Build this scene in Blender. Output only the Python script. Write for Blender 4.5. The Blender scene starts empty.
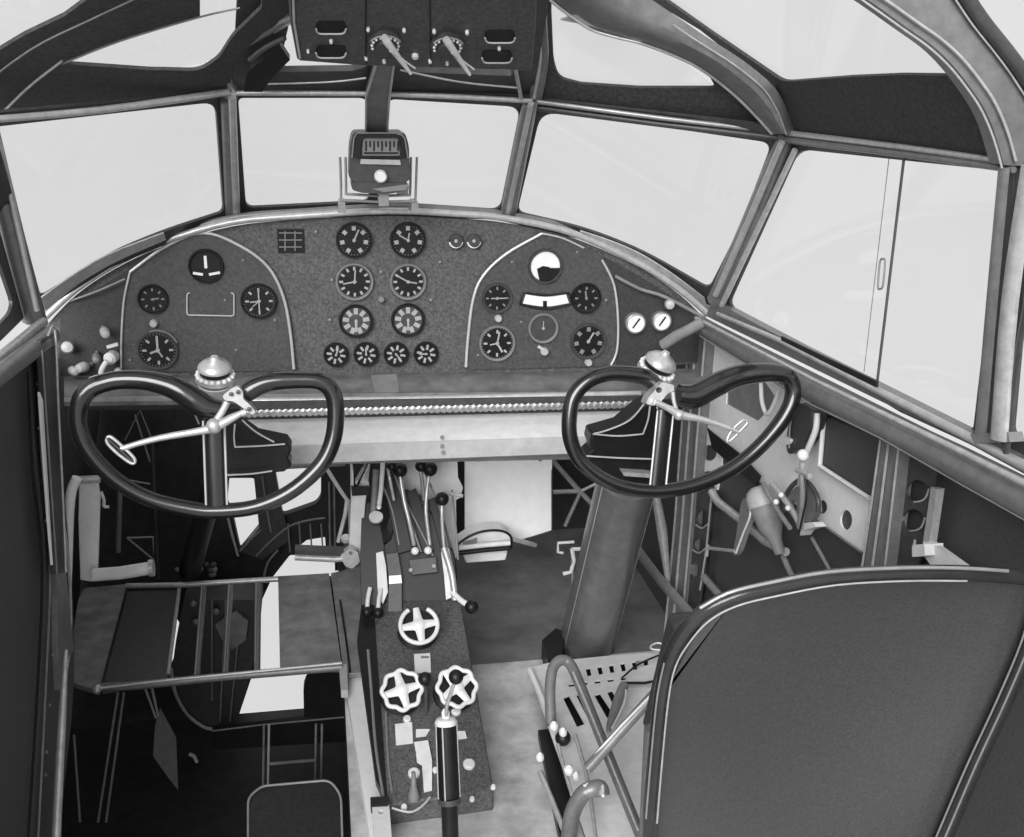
import bpy, bmesh, math, random
from mathutils import Vector as V, Matrix, geometry
random.seed(4)
COL = bpy.context.scene.collection
# ---------------------------------------------------------------- camera
F_PX = 1050.0
yaw, pitch, roll = math.radians(10.5), math.radians(18.5), math.radians(1.2)
CAM = V((-0.165, 0.0, 1.40))
_F = V((math.sin(yaw)*math.cos(pitch), math.cos(yaw)*math.cos(pitch), -math.sin(pitch)))
_R0 = V((math.cos(yaw), -math.sin(yaw), 0)); _U0 = _R0.cross(_F)
_R = _R0*math.cos(roll) + _U0*math.sin(roll); _U = _U0*math.cos(roll) - _R0*math.sin(roll)
cd = bpy.data.cameras.new('camera'); cd.sensor_fit = 'HORIZONTAL'; cd.sensor_width = 36
cd.lens = F_PX*36/1024; cd.clip_start = 0.02
cam = bpy.data.objects.new('camera', cd); COL.objects.link(cam)
cam.matrix_world = Matrix(((_R.x, _U.x, -_F.x, CAM.x), (_R.y, _U.y, -_F.y, CAM.y), (_R.z, _U.z, -_F.z, CAM.z), (0, 0, 0, 1)))
bpy.context.scene.camera = cam

def P(px, py, pl):
    """the point of the cockpit seen at a photo pixel on a real plane: 'Y2.2', 'X.7', 'Z0' or (point, normal)"""
    d = _F + _R*((px-512)/F_PX) - _U*((py-418.5)/F_PX)
    if isinstance(pl, str):
        i = 'XYZ'.index(pl[0]); v = float(pl[1:]); t = (v-CAM[i])/d[i]
    else:
        q, n = pl; t = (q-CAM).dot(n)/d.dot(n)
    return CAM + d*t
def plane3(a, b, c):
    n = (b-a).cross(c-a).normalized()
    if n.dot(CAM-a) > 0: n = -n          # normal points away from the viewer's side
    return (a, n)
def shift(pl, d):
    if isinstance(pl, str): return pl[0] + str(float(pl[1:])+d)
    return (pl[0]+pl[1]*d, pl[1])
def pnorm(pl):
    if isinstance(pl, str):
        i = 'XYZ'.index(pl[0]); n = V((0, 0, 0)); n[i] = 1 if float(pl[1:]) > CAM[i] else -1; return n
    return pl[1]
def dep(p): return (p-CAM).dot(_F)
def wpx(n, p): return n*dep(p)/F_PX      # real size of n photo pixels at point p

# ---------------------------------------------------------------- materials
def mat(name, v, rough=.5, metal=0.0, var=.12, scale=60, bump=.0, bscale=300, spec=.5, tint=(1, 1, 1), coat=0):
    m = bpy.data.materials.new(name); m.use_nodes = True; nt = m.node_tree; N = nt.nodes; L = nt.links
    b = N['Principled BSDF']
    b.inputs['Roughness'].default_value = rough; b.inputs['Metallic'].default_value = metal
    b.inputs['Specular IOR Level'].default_value = spec; b.inputs['Coat Weight'].default_value = coat
    tc = N.new('ShaderNodeTexCoord'); no = N.new('ShaderNodeTexNoise'); no.inputs['Scale'].default_value = scale
    no.inputs['Detail'].default_value = 6; no.inputs['Roughness'].default_value = .65
    L.new(tc.outputs['Object'], no.inputs['Vector'])
    r = N.new('ShaderNodeValToRGB'); r.color_ramp.elements[0].position = .3; r.color_ramp.elements[1].position = .7
    lo, hi = v*(1-var), min(1, v*(1+var))
    r.color_ramp.elements[0].color = (lo*tint[0], lo*tint[1], lo*tint[2], 1); r.color_ramp.elements[1].color = (hi*tint[0], hi*tint[1], hi*tint[2], 1)
    L.new(no.outputs['Fac'], r.inputs['Fac']); L.new(r.outputs['Color'], b.inputs['Base Color'])
    if bump:
        n2 = N.new('ShaderNodeTexNoise'); n2.inputs['Scale'].default_value = bscale; n2.inputs['Detail'].default_value = 3
        L.new(tc.outputs['Object'], n2.inputs['Vector'])
        bp = N.new('ShaderNodeBump'); bp.inputs['Strength'].default_value = bump; bp.inputs['Distance'].default_value = .002
        L.new(n2.outputs['Fac'], bp.inputs['Height']); L.new(bp.outputs['Normal'], b.inputs['Normal'])
    return m
M = {
 'panel': mat('crackle_black_panel', .082, .5, 0, .7, 190, .6, 420),
 'subpanel': mat('satin_dark_panel', .058, .5, 0, .45, 160, .4, 420),
 'headliner': mat('dark_headliner', .045, .8, 0, .5, 140, .3, 200),
 'frame': mat('grey_frame_paint', .2, .38, .3, .2, 50),
 'framedark': mat('dark_frame_paint', .055, .4, .1, .25, 50),
 'framelight': mat('light_frame_metal', .5, .33, .4, .2, 60),
 'alu': mat('worn_aluminium', .55, .36, .55, .18, 40),
 'bright': mat('bright_painted_metal', .68, .5, 0, .1, 40),
 'midlight': mat('light_grey_paint', .42, .5, 0, .14, 40),
 'mid': mat('mid_grey_paint', .2, .5, 0, .2, 40),
 'dark': mat('dark_paint', .05, .45, 0, .3, 60),
 'black': mat('black_enamel', .010, .4, 0, .3, 60, spec=.3),
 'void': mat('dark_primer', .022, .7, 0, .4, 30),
 'rubber': mat('black_wheel_composition', .010, .25, 0, .2, 60, coat=.6),
 'leather': mat('dark_leather_cloth', .035, .42, 0, .35, 90, .35, 500),
 'seatcloth': mat('seat_back_cloth', .05, .42, 0, .3, 260, .12, 700, spec=.8),
 'walltrim': mat('dark_wall_lining', .06, .5, 0, .3, 200, .3, 500),
 'white': mat('white_marking_paint', .8, .5, 0, .04, 40),
 'piping': mat('pale_edge_trim', .55, .4, .3, .1, 40),
 'chrome': mat('polished_metal', .8, .2, 1, .05, 40),
 'shelf': mat('worn_grey_shelf', .22, .35, .4, .35, 25, .1, 60),
 'column': mat('dark_column_paint', .16, .28, .3, .2, 30),
 'pad': mat('dark_pad_cloth', .06, .6, 0, .2, 200, .2, 500), 'plate': mat('worn_plate', .25, .4, .3, .4, 18), 'seatframe': mat('dark_seat_tube', .045, .2, .4, .2, 40),
 'zinc': mat('bright_zinc_paint', .86, .5, 0, .06, 40), 'coaming': mat('pale_coaming_metal', .45, .4, .2, .2, 60), 'sideplate': mat('dull_black_side_plate', .035, .5, 0, .4, 160, .3, 420), 'chain': mat('oily_chain_steel', .38, .35, .7, .2, 60),
 'tube': mat('painted_tube', .3, .3, .35, .15, 50),
}
def floor_mat():
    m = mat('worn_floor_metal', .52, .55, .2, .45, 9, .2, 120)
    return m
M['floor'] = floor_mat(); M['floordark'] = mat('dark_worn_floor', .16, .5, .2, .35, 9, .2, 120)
def glass():
    m = bpy.data.materials.new('window_glass'); m.use_nodes = True; nt = m.node_tree; N = nt.nodes; N.clear()
    o = N.new('ShaderNodeOutputMaterial'); mx = N.new('ShaderNodeMixShader'); t = N.new('ShaderNodeBsdfTransparent'); g = N.new('ShaderNodeBsdfGlossy')
    g.inputs['Roughness'].default_value = .05; t.inputs['Color'].default_value = (.98, .98, .98, 1)
    f = N.new('ShaderNodeValue'); f.outputs[0].default_value = .035
    nt.links.new(f.outputs[0], mx.inputs[0]); nt.links.new(t.outputs[0], mx.inputs[1]); nt.links.new(g.outputs[0], mx.inputs[2]); nt.links.new(mx.outputs[0], o.inputs[0])
    return m
M['glass'] = glass()

# ---------------------------------------------------------------- mesh helpers
class MB:
    def __init__(s): s.v = []; s.f = []
    def add(s, vs, fs):
        b = len(s.v); s.v += [V(x) for x in vs]; s.f += [tuple(i+b for i in f) for f in fs]; return s
    def tube(s, pts, r, n=10, closed=False, flat=None, cap=True):
        pts = [V(p) for p in pts]; m = len(pts)
        rs = r if isinstance(r, (list, tuple)) else [r]*m
        tan = []
        for i in range(m):
            if closed: t = pts[(i+1) % m]-pts[i-1]
            else: t = pts[min(i+1, m-1)]-pts[max(i-1, 0)]
            tan.append(t.normalized())
        up = flat[0] if flat else (V((0, 0, 1)) if abs(tan[0].z) < .9 else V((1, 0, 0)))
        k = flat[1] if flat else 1.0
        vs = []; nn = None
        for i in range(m):
            if flat or nn is None: nn = (up-tan[i]*up.dot(tan[i])).normalized()
            else: nn = (nn-tan[i]*nn.dot(tan[i])).normalized()
            bb = tan[i].cross(nn)
            for j in range(n):
                a = 2*math.pi*j/n
                vs.append(pts[i]+nn*math.cos(a)*rs[i]*k+bb*math.sin(a)*rs[i])
        fs = []
        for i in range(m if closed else m-1):
            i2 = (i+1) % m
            for j in range(n):
                j2 = (j+1) % n; fs.append((i*n+j, i*n+j2, i2*n+j2, i2*n+j))
        if cap and not closed: fs += [tuple(range(n-1, -1, -1)), tuple((m-1)*n+j for j in range(n))]
        return s.add(vs, fs)
    def bar(s, a, b, w, h, up=V((0, 0, 1))):
        a, b = V(a), V(b); t = (b-a).normalized(); u = (up-t*up.dot(t)).normalized(); x = t.cross(u)
        vs = [p+x*sx*w/2+u*sz*h/2 for p in (a, b) for sx, sz in ((-1, -1), (1, -1), (1, 1), (-1, 1))]
        return s.add(vs, [(3, 2, 1, 0), (4, 5, 6, 7), (0, 1, 5, 4), (1, 2, 6, 5), (2, 3, 7, 6), (3, 0, 4, 7)])
    def box(s, c, sx, sy, sz, rot=None):
        c = V(c); vs = []
        for x in (-1, 1):
            for y in (-1, 1):
                for z in (-1, 1):
                    q = V((x*sx/2, y*sy/2, z*sz/2)); vs.append(c+(rot @ q if rot else q))
        return s.add(vs, [(0, 1, 3, 2), (4, 6, 7, 5), (0, 4, 5, 1), (2, 3, 7, 6), (0, 2, 6, 4), (1, 5, 7, 3)])
    def slab(s, loop, th, holes=()):
        """polygon (with holes) extruded by the vector th"""
        loops = [[V(p) for p in loop]]+[[V(p) for p in h] for h in holes]
        tri = geometry.tessellate_polygon(loops); flat = [p for l in loops for p in l]; n = len(flat)
        vs = flat+[p+th for p in flat]; fs = []
        for t in tri: fs.append(tuple(t)); fs.append(tuple(n+i for i in reversed(t)))
        b = 0
        for l in loops:
            k = len(l)
            for i in range(k): j = (i+1) % k; fs.append((b+i, b+j, n+b+j, n+b+i))
            b += k
        return s.add(vs, fs)
    def lathe(s, prof, o, ax, n=24):
        o, ax = V(o), V(ax).normalized(); u = (V((0, 0, 1)) if abs(ax.z) < .9 else V((1, 0, 0))); u = (u-ax*u.dot(ax)).normalized(); w = ax.cross(u)
        vs = []
        for r, h in prof:
            for j in range(n):
                a = 2*math.pi*j/n; vs.append(o+ax*h+(u*math.cos(a)+w*math.sin(a))*max(r, 1e-5))
        fs = []; m = len(prof)
        for i in range(m-1):
            for j in range(n): j2 = (j+1) % n; fs.append((i*n+j, i*n+j2, (i+1)*n+j2, (i+1)*n+j))
        fs += [tuple(range(n-1, -1, -1)), tuple((m-1)*n+j for j in range(n))]
        return s.add(vs, fs)
    def ball(s, c, r, n=14):
        pr = [(r*math.sin(math.pi*i/n), -r*math.cos(math.pi*i/n)) for i in range(n+1)]
        return s.lathe(pr, c, (0, 0, 1), n+4)
    def build(s, name, m, parent=None, bevel=0):
        me = bpy.data.meshes.new(name); me.from_pydata([tuple(p) for p in s.v], [], s.f)
        bm = bmesh.new(); bm.from_mesh(me); bmesh.ops.remove_doubles(bm, verts=bm.verts, dist=1e-5)
        bmesh.ops.recalc_face_normals(bm, faces=bm.faces)
        if not bm.faces: print('EMPTY', name)
        for f in bm.faces: f.smooth = True
        for e in bm.edges:
            if len(e.link_faces) == 2 and e.calc_face_angle(0) > math.radians(38): e.smooth = False
        bm.to_mesh(me); bm.free()
        me.materials.append(M[m] if isinstance(m, str) else m)
        o = bpy.data.objects.new(name, me); COL.objects.link(o)
        if bevel:
            b = o.modifiers.new('edge', 'BEVEL'); b.width = bevel; b.segments = 2; b.limit_method = 'ANGLE'; b.angle_limit = math.radians(50)
        if parent is not None: 
            o.parent = parent; o.matrix_parent_inverse = parent.matrix_basis.inverted()
        return o
def tag(o, label=None, cat=None, group=None, kind=None):
    if label: o['label'] = label
    if cat: o['category'] = cat
    if group: o['group'] = group
    if kind: o['kind'] = kind
    return o
def thing(name, label, cat, loc, group=None):
    o = bpy.data.objects.new(name, None); o.empty_display_size = .03; COL.objects.link(o); o.location = loc
    return tag(o, label, cat, group)
def struct(o): o['kind'] = 'structure'; return o
def LP(pts, pl): return [P(x, y, pl) for x, y in pts]
def rnd(poly, r, n=5):
    """round the corners of a 2D polygon; r single or per-corner"""
    out = []; m = len(poly)
    for i in range(m):
        a, b, c = V(poly[i-1]).to_2d(), V(poly[i]).to_2d(), V(poly[(i+1) % m]).to_2d()
        ri = r[i] if isinstance(r, (list, tuple)) else r
        d1, d2 = (a-b), (c-b); q = min(ri, d1.length*.45, d2.length*.45)
        if q <= 0.01: out.append((b.x, b.y)); continue
        s, e = b+d1.normalized()*q, b+d2.normalized()*q
        for k in range(n+1):
            t = k/n; p = s*(1-t)**2+b*2*t*(1-t)+e*t*t; out.append((p.x, p.y))
    return out
def smooth(pts, n=6, closed=False):
    """Catmull-Rom through 2D/3D points"""
    pts = [V(p) for p in pts]; m = len(pts); out = []
    for i in range(m if closed else m-1):
        g = lambda k: pts[k % m] if closed else pts[max(0, min(m-1, k))]
        p0, p1, p2, p3 = g(i-1), g(i), g(i+1), g(i+2)
        for k in range(n):
            t = k/n
            out.append(.5*((2*p1)+(p2-p0)*t+(2*p0-5*p1+4*p2-p3)*t*t+(3*p1-p0-3*p2+p3)*t**3))
    if not closed: out.append(pts[-1])
    return out
def sm2(pts, n=6, closed=False): return [(p.x, p.y) for p in smooth([(x, y, 0) for x, y in pts], n, closed)]
def circ(cx, cy, rx, ry=None, n=20): ry = ry or rx; return [(cx+rx*math.cos(2*math.pi*i/n), cy+ry*math.sin(2*math.pi*i/n)) for i in range(n)]
def slab(name, pts, pl, th, m, parent=None, holes=(), bevel=0, mb=None):
    b = (mb or MB()).slab(LP(pts, pl), pnorm(pl)*th, [LP(h, pl) for h in holes])
    return b if mb is not None else b.build(name, m, parent, bevel)
def tube(name, pts, rpx, m, parent=None, n=10, sm=4, closed=False, flat=None):
    """pts = (px, py, plane) or 3D vectors; rpx = photo-pixel radius (or list of them) turned into metres at each point's own distance"""
    q = [P(*p) if len(p) == 3 and not isinstance(p, V) else p for p in pts]
    rs = [wpx(r, p) for r, p in zip(rpx if isinstance(rpx, (list, tuple)) else [rpx]*len(q), q)]
    if sm > 1:
        ext = smooth(q, sm, closed); m_ = len(ext); R = []
        for i in range(m_):
            t = i/sm; k = int(t) % len(rs); k2 = (k+1) % len(rs) if closed else min(k+1, len(rs)-1); R.append(rs[k]*(1-(t-int(t)))+rs[k2]*(t-int(t)))
        q, rs = ext, R
    return MB().tube(q, rs, n, closed, flat).build(name, m, parent)
# ================================================================ SHELL: windscreen, roof, walls, floor
W0 = plane3(P(240, 98, 'Y2.06'), P(247, 207, 'Y2.30'), P(518, 112, 'Y2.06'))
W1 = plane3(P(228, 98, 'Y2.06'), P(232, 212, 'Y2.30'), P(41, 300, 'X-.70'))
W4 = plane3(P(527, 103, 'Y2.06'), P(508, 212, 'Y2.30'), P(709, 290, 'X.70'))
XR, XL = 'X.70', 'X-.70'
def window(i, outer, inner, pl, m='framedark', th=.006, pane=True):
    fr = struct(slab('window_%d' % i, outer, pl, th, m, holes=[inner]))
    if pane: slab('window_pane', inner, shift(pl, .003*(1 if not isinstance(pl, str) or float(pl[1:]) > 0 else -1)), .003, 'glass', fr)
    return fr
w1 = window(1, [(-60, 118), (228, 92), (236, 222), (165, 245), (110, 268), (40, 312), (-10, 215)],
   rnd([(-6, 127), (216, 102), (224, 212), (165, 231), (110, 254), (41, 298), (14, 200)], [4, 14, 6, 40, 40, 8, 2]), W1)
w2 = window(2, [(228, 90), (378, 92), (378, 216), (232, 220)], rnd([(238, 98), (367, 98), (369, 202), (246, 208)], [6, 8, 8, 8]), W0)
w3 = window(3, [(376, 92), (530, 97), (508, 220), (376, 216)], rnd([(388, 99), (521, 107), (500, 211), (380, 203)], [8, 14, 10, 8]), W0)
w4 = window(4, [(527, 98), (790, 128), (716, 310), (640, 262), (583, 240), (506, 222)],
   rnd([(541, 112), (690, 131), (772, 143), (740, 228), (709, 289), (640, 250), (583, 228), (517, 213)], [16, 2, 12, 2, 7, 40, 40, 8]), W4)
w5 = window(5, [(783, 128), (1014, 158), (1004, 460), (900, 412), (800, 352), (712, 302)],
   rnd([(797, 149), (1003, 171), (973, 430), (875, 381), (781, 334), (727, 305)], [14, 3, 5, 2, 2, 10]), XR)
# thin meeting edges of the two sliding panes and the finger pull
MB().tube([P(904, 158, 'X.692'), P(877, 384, 'X.692')], .0022, 8).build('pane_edge', 'dark', w5)
MB().tube([P(889, 158, 'X.712'), P(864, 372, 'X.712')], .0008, 6).build('pane_edge', 'mid', w5)
MB().tube(LP(sm2([(883, 259), (885, 262), (883, 285), (880, 289), (878, 286), (880, 262)], 4, True), 'X.688'), .0016, 6, True).build('window_handle', 'mid', w5)
w6 = window(6, [(1018, 150), (1300, 170), (1300, 640), (1150, 540), (1000, 455)], rnd([(1034, 180), (1200, 195), (1200, 500), (1040, 452), (1011, 432)], [10, 3, 5, 4, 8]), XR)
w7 = window(7, [(-200, 150), (-28, 130), (24, 318), (-100, 440), (-200, 500)], rnd([(-180, 165), (-25, 190), (15, 308), (-90, 420), (-180, 470)], [3, 5, 12, 5, 5]), XL)
# window posts (rounded metal mouldings), numbered trims
def trim(i, o): o.name = 'trim_%d' % i; return struct(o)
tr = [0]
def T(pts, r, m='frame', **k):
    tr[0] += 1; o = tube('trim', pts, r, m, **k); return trim(tr[0], o)
def TS(pts, pl, th, m, **k):
    tr[0] += 1; o = slab('trim', pts, pl, th, m, **k); return trim(tr[0], o)
w0n, w1n, w4n = shift(W0, -.012), shift(W1, -.012), shift(W4, -.012)
T([(227, 100, w0n), (232, 213, w0n)], 7, 'frame', sm=1)
T([(232, 97, shift(W0, -.02)), (236, 213, shift(W0, -.02))], 4.2, 'alu', sm=1)
T([(530, 103, w0n), (508, 214, w0n)], 8, 'frame', sm=1)
T([(531, 103, shift(W0, -.024)), (508, 213, shift(W0, -.024))], 3.0, 'alu', sm=1)
T([(788, 132, 'X.69'), (750, 225, 'X.69'), (717, 300, 'X.69')], 10, 'frame')
T([(782, 142, 'X.672'), (748, 222, 'X.672'), (716, 295, 'X.672')], 3.4, 'alu')
T([(795, 150, 'X.685'), (722, 305, 'X.685')], 3, 'framelight', sm=1)
T([(-16, 118, 'X-.69'), (12, 235, 'X-.69'), (34, 318, 'X-.69')], 12, 'frame')
T([(-2, 140, 'X-.672'), (37, 310, 'X-.672')], 3, 'alu', sm=1)
# header rail above the windscreens
T([(-40, 122, w1n), (100, 110, w1n), (228, 92, w1n)], 3.6, 'framelight')
T([(228, 93, w0n), (300, 93, w0n), (380, 94, w0n), (460, 97, w0n), (532, 101, w0n)], 2.6, 'framelight')
T([(532, 101, w4n), (660, 118, w4n), (787, 133, 'X.69')], 2.4, 'tube', sm=1)
T([(532, 107, w4n), (660, 124, w4n), (787, 139, 'X.69')], 3, 'framedark', sm=1)
T([(785, 133, 'X.688'), (900, 147, 'X.688'), (1014, 163, 'X.688')], 3.2, 'framelight')
T([(785, 140, 'X.685'), (900, 154, 'X.685'), (1014, 170, 'X.685')], 3.2, 'frame')
# sill of the windscreen: curved coaming
T(sm := [(44, 318, 'Y2.24'), (75, 290, 'Y2.24'), (115, 264, 'Y2.24'), (165, 241, 'Y2.24'), (232, 222, 'Y2.24'), (300, 216, 'Y2.24'), (385, 211, 'Y2.24'), (460, 214, 'Y2.24'), (510, 219, 'Y2.24'), (575, 234, 'Y2.24'), (640, 264, 'Y2.24'), (680, 290, 'Y2.24'), (708, 314, 'Y2.24')], 3.4, 'framelight')
T([(a, b-4, 'Y2.27') for a, b, c in sm], 3.4, 'frame')
TS(sm2([(41, 298), (75, 274), (110, 254), (164, 233)], 4)+sm2([(166, 240), (118, 261), (80, 283), (46, 311)], 4), shift(W1, -.012), .003, 'coaming')
TS(sm2([(580, 231), (610, 241), (640, 254), (672, 274), (704, 298)], 4)+sm2([(708, 312), (680, 292), (655, 275), (600, 246), (578, 238)], 4), shift(W4, -.012), .003, 'coaming')
# rear side post of the sliding window, with its foot
T([(1004, 168, 'X.675'), (992, 300, 'X.675'), (980, 440, 'X.675')], 8, 'frame', flat=(V((1, 0, 0)), .5))
T([(1030, 165, 'X.665'), (1010, 300, 'X.665'), (999, 440, 'X.665')], 12, 'framelight', flat=(V((1, 0, 0)), .5))
T([(1056, 165, 'X.67'), (1020, 340, 'X.67'), (1006, 455, 'X.67')], 5, 'framedark', flat=(V((1, 0, 0)), .5))
TS([(970, 434), (1008, 432), (1010, 442), (975, 444)], 'X.665', .02, 'frame')
# right sill longeron: channel, light ledge, big round rail
TS([(712, 300), (800, 347), (975, 436), (1500, 706), (1500, 734), (975, 447), (800, 362), (706, 316)], 'X.685', .02, 'frame')
T([(718, 314, 'X.672'), (781, 341, 'X.672'), (976, 441, 'X.672'), (1500, 712, 'X.672')], [2.2, 2.8, 5, 14], 'alu', sm=1)
T([(700, 325, 'X.665'), (811, 389, 'X.665'), (960, 463, 'X.665'), (1500, 752, 'X.665')], [9, 12, 17, 38], 'frame', sm=1, n=20)
T([(696, 318, 'X.64'), (814, 380, 'X.64'), (960, 451, 'X.64'), (1500, 722, 'X.64')], [1.8, 2.2, 3.4, 8], 'framelight', sm=1)  # thin pale tube paints the highlight along the round rail
TS([(781, 336), (876, 381), (876, 387), (781, 342)], 'X.668', .004, 'black')
# left sill
T([(43, 322, 'X-.67'), (0, 357, 'X-.67'), (-60, 408, 'X-.67')], 5, 'framelight', sm=1)
T([(50, 336, 'X-.655'), (0, 374, 'X-.655'), (-60, 425, 'X-.655')], 10, 'frame', sm=1, n=16)

# ---- roof
RLF = plane3(P(0, 120, 'X-.70'), P(228, 95, 'Y2.06'), P(235, 25, 'Y1.80'))
roofL = slab('ceiling', [(-80, 128), (0, 120), (228, 94), (235, 60), (262, 34), (300, 10), (300, -60), (-80, -60)], RLF, .006, 'headliner',
   holes=[rnd([(62, 64), (150, 70), (200, 71), (219, 58), (233, 36), (262, 8), (262, -30), (200, -30), (200, 18), (120, 40)], [3, 3, 10, 6, 6, 3, 3, 3, 3, 3]),
          rnd([(-60, 92), (-20, 62), (25, 35), (65, 16), (100, -10), (150, -40), (-60, -40)], 3)])
struct(roofL)
slab('window_pane', [(62, 64), (150, 72), (219, 60), (262, 8), (262, -30), (200, -30), (200, 18), (120, 40)], shift(RLF, .006), .002, 'glass', roofL)
slab('window_pane', [(-60, 92), (-20, 62), (25, 35), (65, 16), (100, -10), (150, -40), (-60, -40)], shift(RLF, .006), .002, 'glass', roofL)
T([(5, 110, shift(RLF, -.012)), (30, 86, shift(RLF, -.012)), (62, 61, shift(RLF, -.012))], 1.2, 'framelight')
T([(-30, 95, shift(RLF, -.01)), (30, 50, shift(RLF, -.01)), (90, 20, shift(RLF, -.01)), (150, -8, shift(RLF, -.01))], 1.0, 'frame')
T([(62, 64, shift(RLF, -.012)), (120, 41, shift(RLF, -.012)), (200, 17, shift(RLF, -.012)), (240, 8, shift(RLF, -.012))], 1.0, 'frame')
# broad pressed rib curving up from the left centre post
q = [(229, 98, 'Y2.05'), (230, 72, 'Y2.02'), (241, 50, 'Y1.97'), (262, 32, 'Y1.9'), (292, 15, 'Y1.82'), (330, 0, 'Y1.74')]
T(q, [9, 12, 14, 14, 15, 16], 'tube', flat=(V((0, -.6, .8)), .45), n=14)
T([(a+6, b+4, c) for a, b, c in q], 1.6, 'framelight')  # narrow pale strip painted in as the highlight along the rib
# front roof band above the two centre panes, with the slim skylights in it
RCF = plane3(P(228, 95, 'Y2.06'), P(530, 100, 'Y2.06'), P(380, 20, 'Y1.84'))
roofC = struct(slab('ceiling', [(232, 94), (532, 100), (560, -60), (240, -60)], RCF, .012, 'framedark',
   holes=[rnd([(278, 72), (352, 71), (368, 66), (375, 20), (290, 20)], 4), rnd([(408, 72), (513, 76), (513, 20), (404, 20)], 4)]))
slab('window_pane', [(278, 72), (352, 71), (368, 66), (375, 20), (290, 20)], shift(RCF, .006), .002, 'glass', roofC)
slab('window_pane', [(408, 72), (513, 76), (513, 20), (404, 20)], shift(RCF, .006), .002, 'glass', roofC)
TS([(250, 70), (280, 45), (290, 60), (272, 78), (262, 92), (244, 92)], shift(RCF, -.03), .01, 'black')  # flat black sheet stands in for the shade of a recess
T([(250, 60, shift(RCF, -.05)), (265, 48, shift(RCF, -.05)), (285, 38, shift(RCF, -.05))], 2.6, 'dark')
T([(265, 84, shift(RCF, -.01)), (330, 82, shift(RCF, -.01)), (366, 78, shift(RCF, -.01))], 1, 'framelight')
T([(400, 70, shift(RCF, -.01)), (460, 82, shift(RCF, -.01)), (520, 88, shift(RCF, -.01))], 1, 'framelight')
T([(515, 66, shift(RCF, -.02)), (521, 98, shift(RCF, -.02))], 2, 'framelight', sm=1)
# right centre rib
T([(541, -30, 'Y1.80'), (541, 20, 'Y1.88'), (542, 60, 'Y1.97'), (535, 100, 'Y2.04')], 7, 'frame', flat=(V((0, -.6, .8)), .45))
T([(536, -30, 'Y1.79'), (537, 22, 'Y1.86'), (540, 60, 'Y1.95'), (534, 98, 'Y2.02')], 2, 'alu')
# right front roof: headliner with the wedge skylight
RRF = plane3(P(532, 101, 'Y2.06'), P(787, 134, 'X.70'), P(650, 22, 'Y1.84'))
roofR = struct(slab('ceiling', [(530, 100), (788, 134), (776, 92), (742, 62), (700, 38), (660, 14), (630, -60), (535, -60)], RRF, .006, 'headliner',
   holes=[rnd([(551, 14), (553, 60), (558, 78), (580, 84), (640, 88), (716, 88), (700, 60), (640, 30), (600, -20), (551, -20)], [3, 6, 10, 4, 4, 6, 3, 3, 3, 3])]))
slab('window_pane', [(551, -20), (551, 80), (640, 90), (716, 88), (640, 28), (600, -20)], shift(RRF, .006), .002, 'glass', roofR)
# hoop over the right shoulder: wide curved band with a light lower lip
hl = sm2([(545, -4), (590, 29), (640, 43), (690, 63), (725, 87), (750, 110), (772, 134)], 6)
hu = sm2([(640, -8), (670, 12), (705, 36), (745, 62), (778, 92), (796, 134)], 6)
HP = plane3(P(640, 44, 'Y1.88'), P(780, 134, 'X.68'), P(745, 60, 'Y1.82'))
hoop = MB(); hp2 = shift(HP, -.02)
n = len(hl)
pts = []
for i in range(n):
    a, b = hl[i], hu[min(i, len(hu)-1)] if len(hu) == n else hu[int(i*(len(hu)-1)/(n-1))]
    for k in range(7):
        t = k/6; x, y = a[0]*(1-t)+b[0]*t, a[1]*(1-t)+b[1]*t
        pts.append(P(x, y, shift(HP, -.005-.028*math.sin(math.pi*t))))
hoop.add(pts, [(i*7+k, i*7+k+1, (i+1)*7+k+1, (i+1)*7+k) for i in range(n-1) for k in range(6)])
tr[0] += 1; trim(tr[0], hoop.build('trim', 'frame'))
T([(a, b, shift(HP, -.012)) for a, b in hl[::3]], 1.6, 'alu')
T([(a-8, b+5, shift(HP, -.03)) for a, b in hu[8::3]], .9, 'framelight')
TS([(642, 42), (590, 26), (560, 20), (600, 8), (660, 20), (680, 24)], shift(HP, -.012), .004, 'framelight')
# right roof above the sliding window
RRR = plane3(P(787, 134, 'X.70'), P(1010, 162, 'X.70'), P(785, 82, 'Y1.80'))
roofRR = struct(slab('ceiling', [(780, 133), (1012, 163), (1004, 120), (984, 76), (958, 40), (925, 0), (890, -80), (600, -80), (650, 0), (700, 30), (768, 84)], RRR, .006, 'headliner',
   holes=[rnd([(665, 0), (710, 32), (745, 56), (783, 82), (850, 77), (900, 75), (964, 76), (940, 48), (905, 20), (868, -20), (850, -60), (620, -60)], [3, 3, 3, 8, 3, 3, 3, 3, 3, 3, 3, 3])]))
slab('window_pane', [(665, 0), (783, 82), (964, 78), (905, 20), (850, -60), (620, -60)], shift(RRR, .006), .002, 'glass', roofRR)
# rear hoop
HR = plane3(P(1008, 168, 'X.68'), P(960, 60, 'Y1.27'), P(1024, 100, 'X.66'))
ya = P(1008, 168, 'X.68').y; HR = 'Y%.3f' % ya
a_ = sm2([(-260, 120), (-215, 0), (-130, -90), (60, -140), (320, -155), (580, -130), (740, -80), (850, -12), (905, 26), (940, 52), (968, 84), (990, 120), (1004, 165)], 6); b_ = sm2([(-310, 120), (-270, -20), (-170, -140), (60, -198), (320, -215), (600, -190), (790, -140), (925, -60), (990, 18), (1024, 62), (1050, 105), (1062, 168)], 6)
TS(a_+b_[::-1], HR, .03, 'frame')
T([(x+12, y-4, shift(HR, -.006)) for x, y in a_[::4]], 1.6, 'framelight')
T([(x-2, y+3, shift(HR, -.006)) for x, y in a_[::4]], 1.2, 'framelight')
T([(x-18, y+6, shift(HR, -.006)) for x, y in b_[::4]], 1.0, 'framelight')
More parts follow.
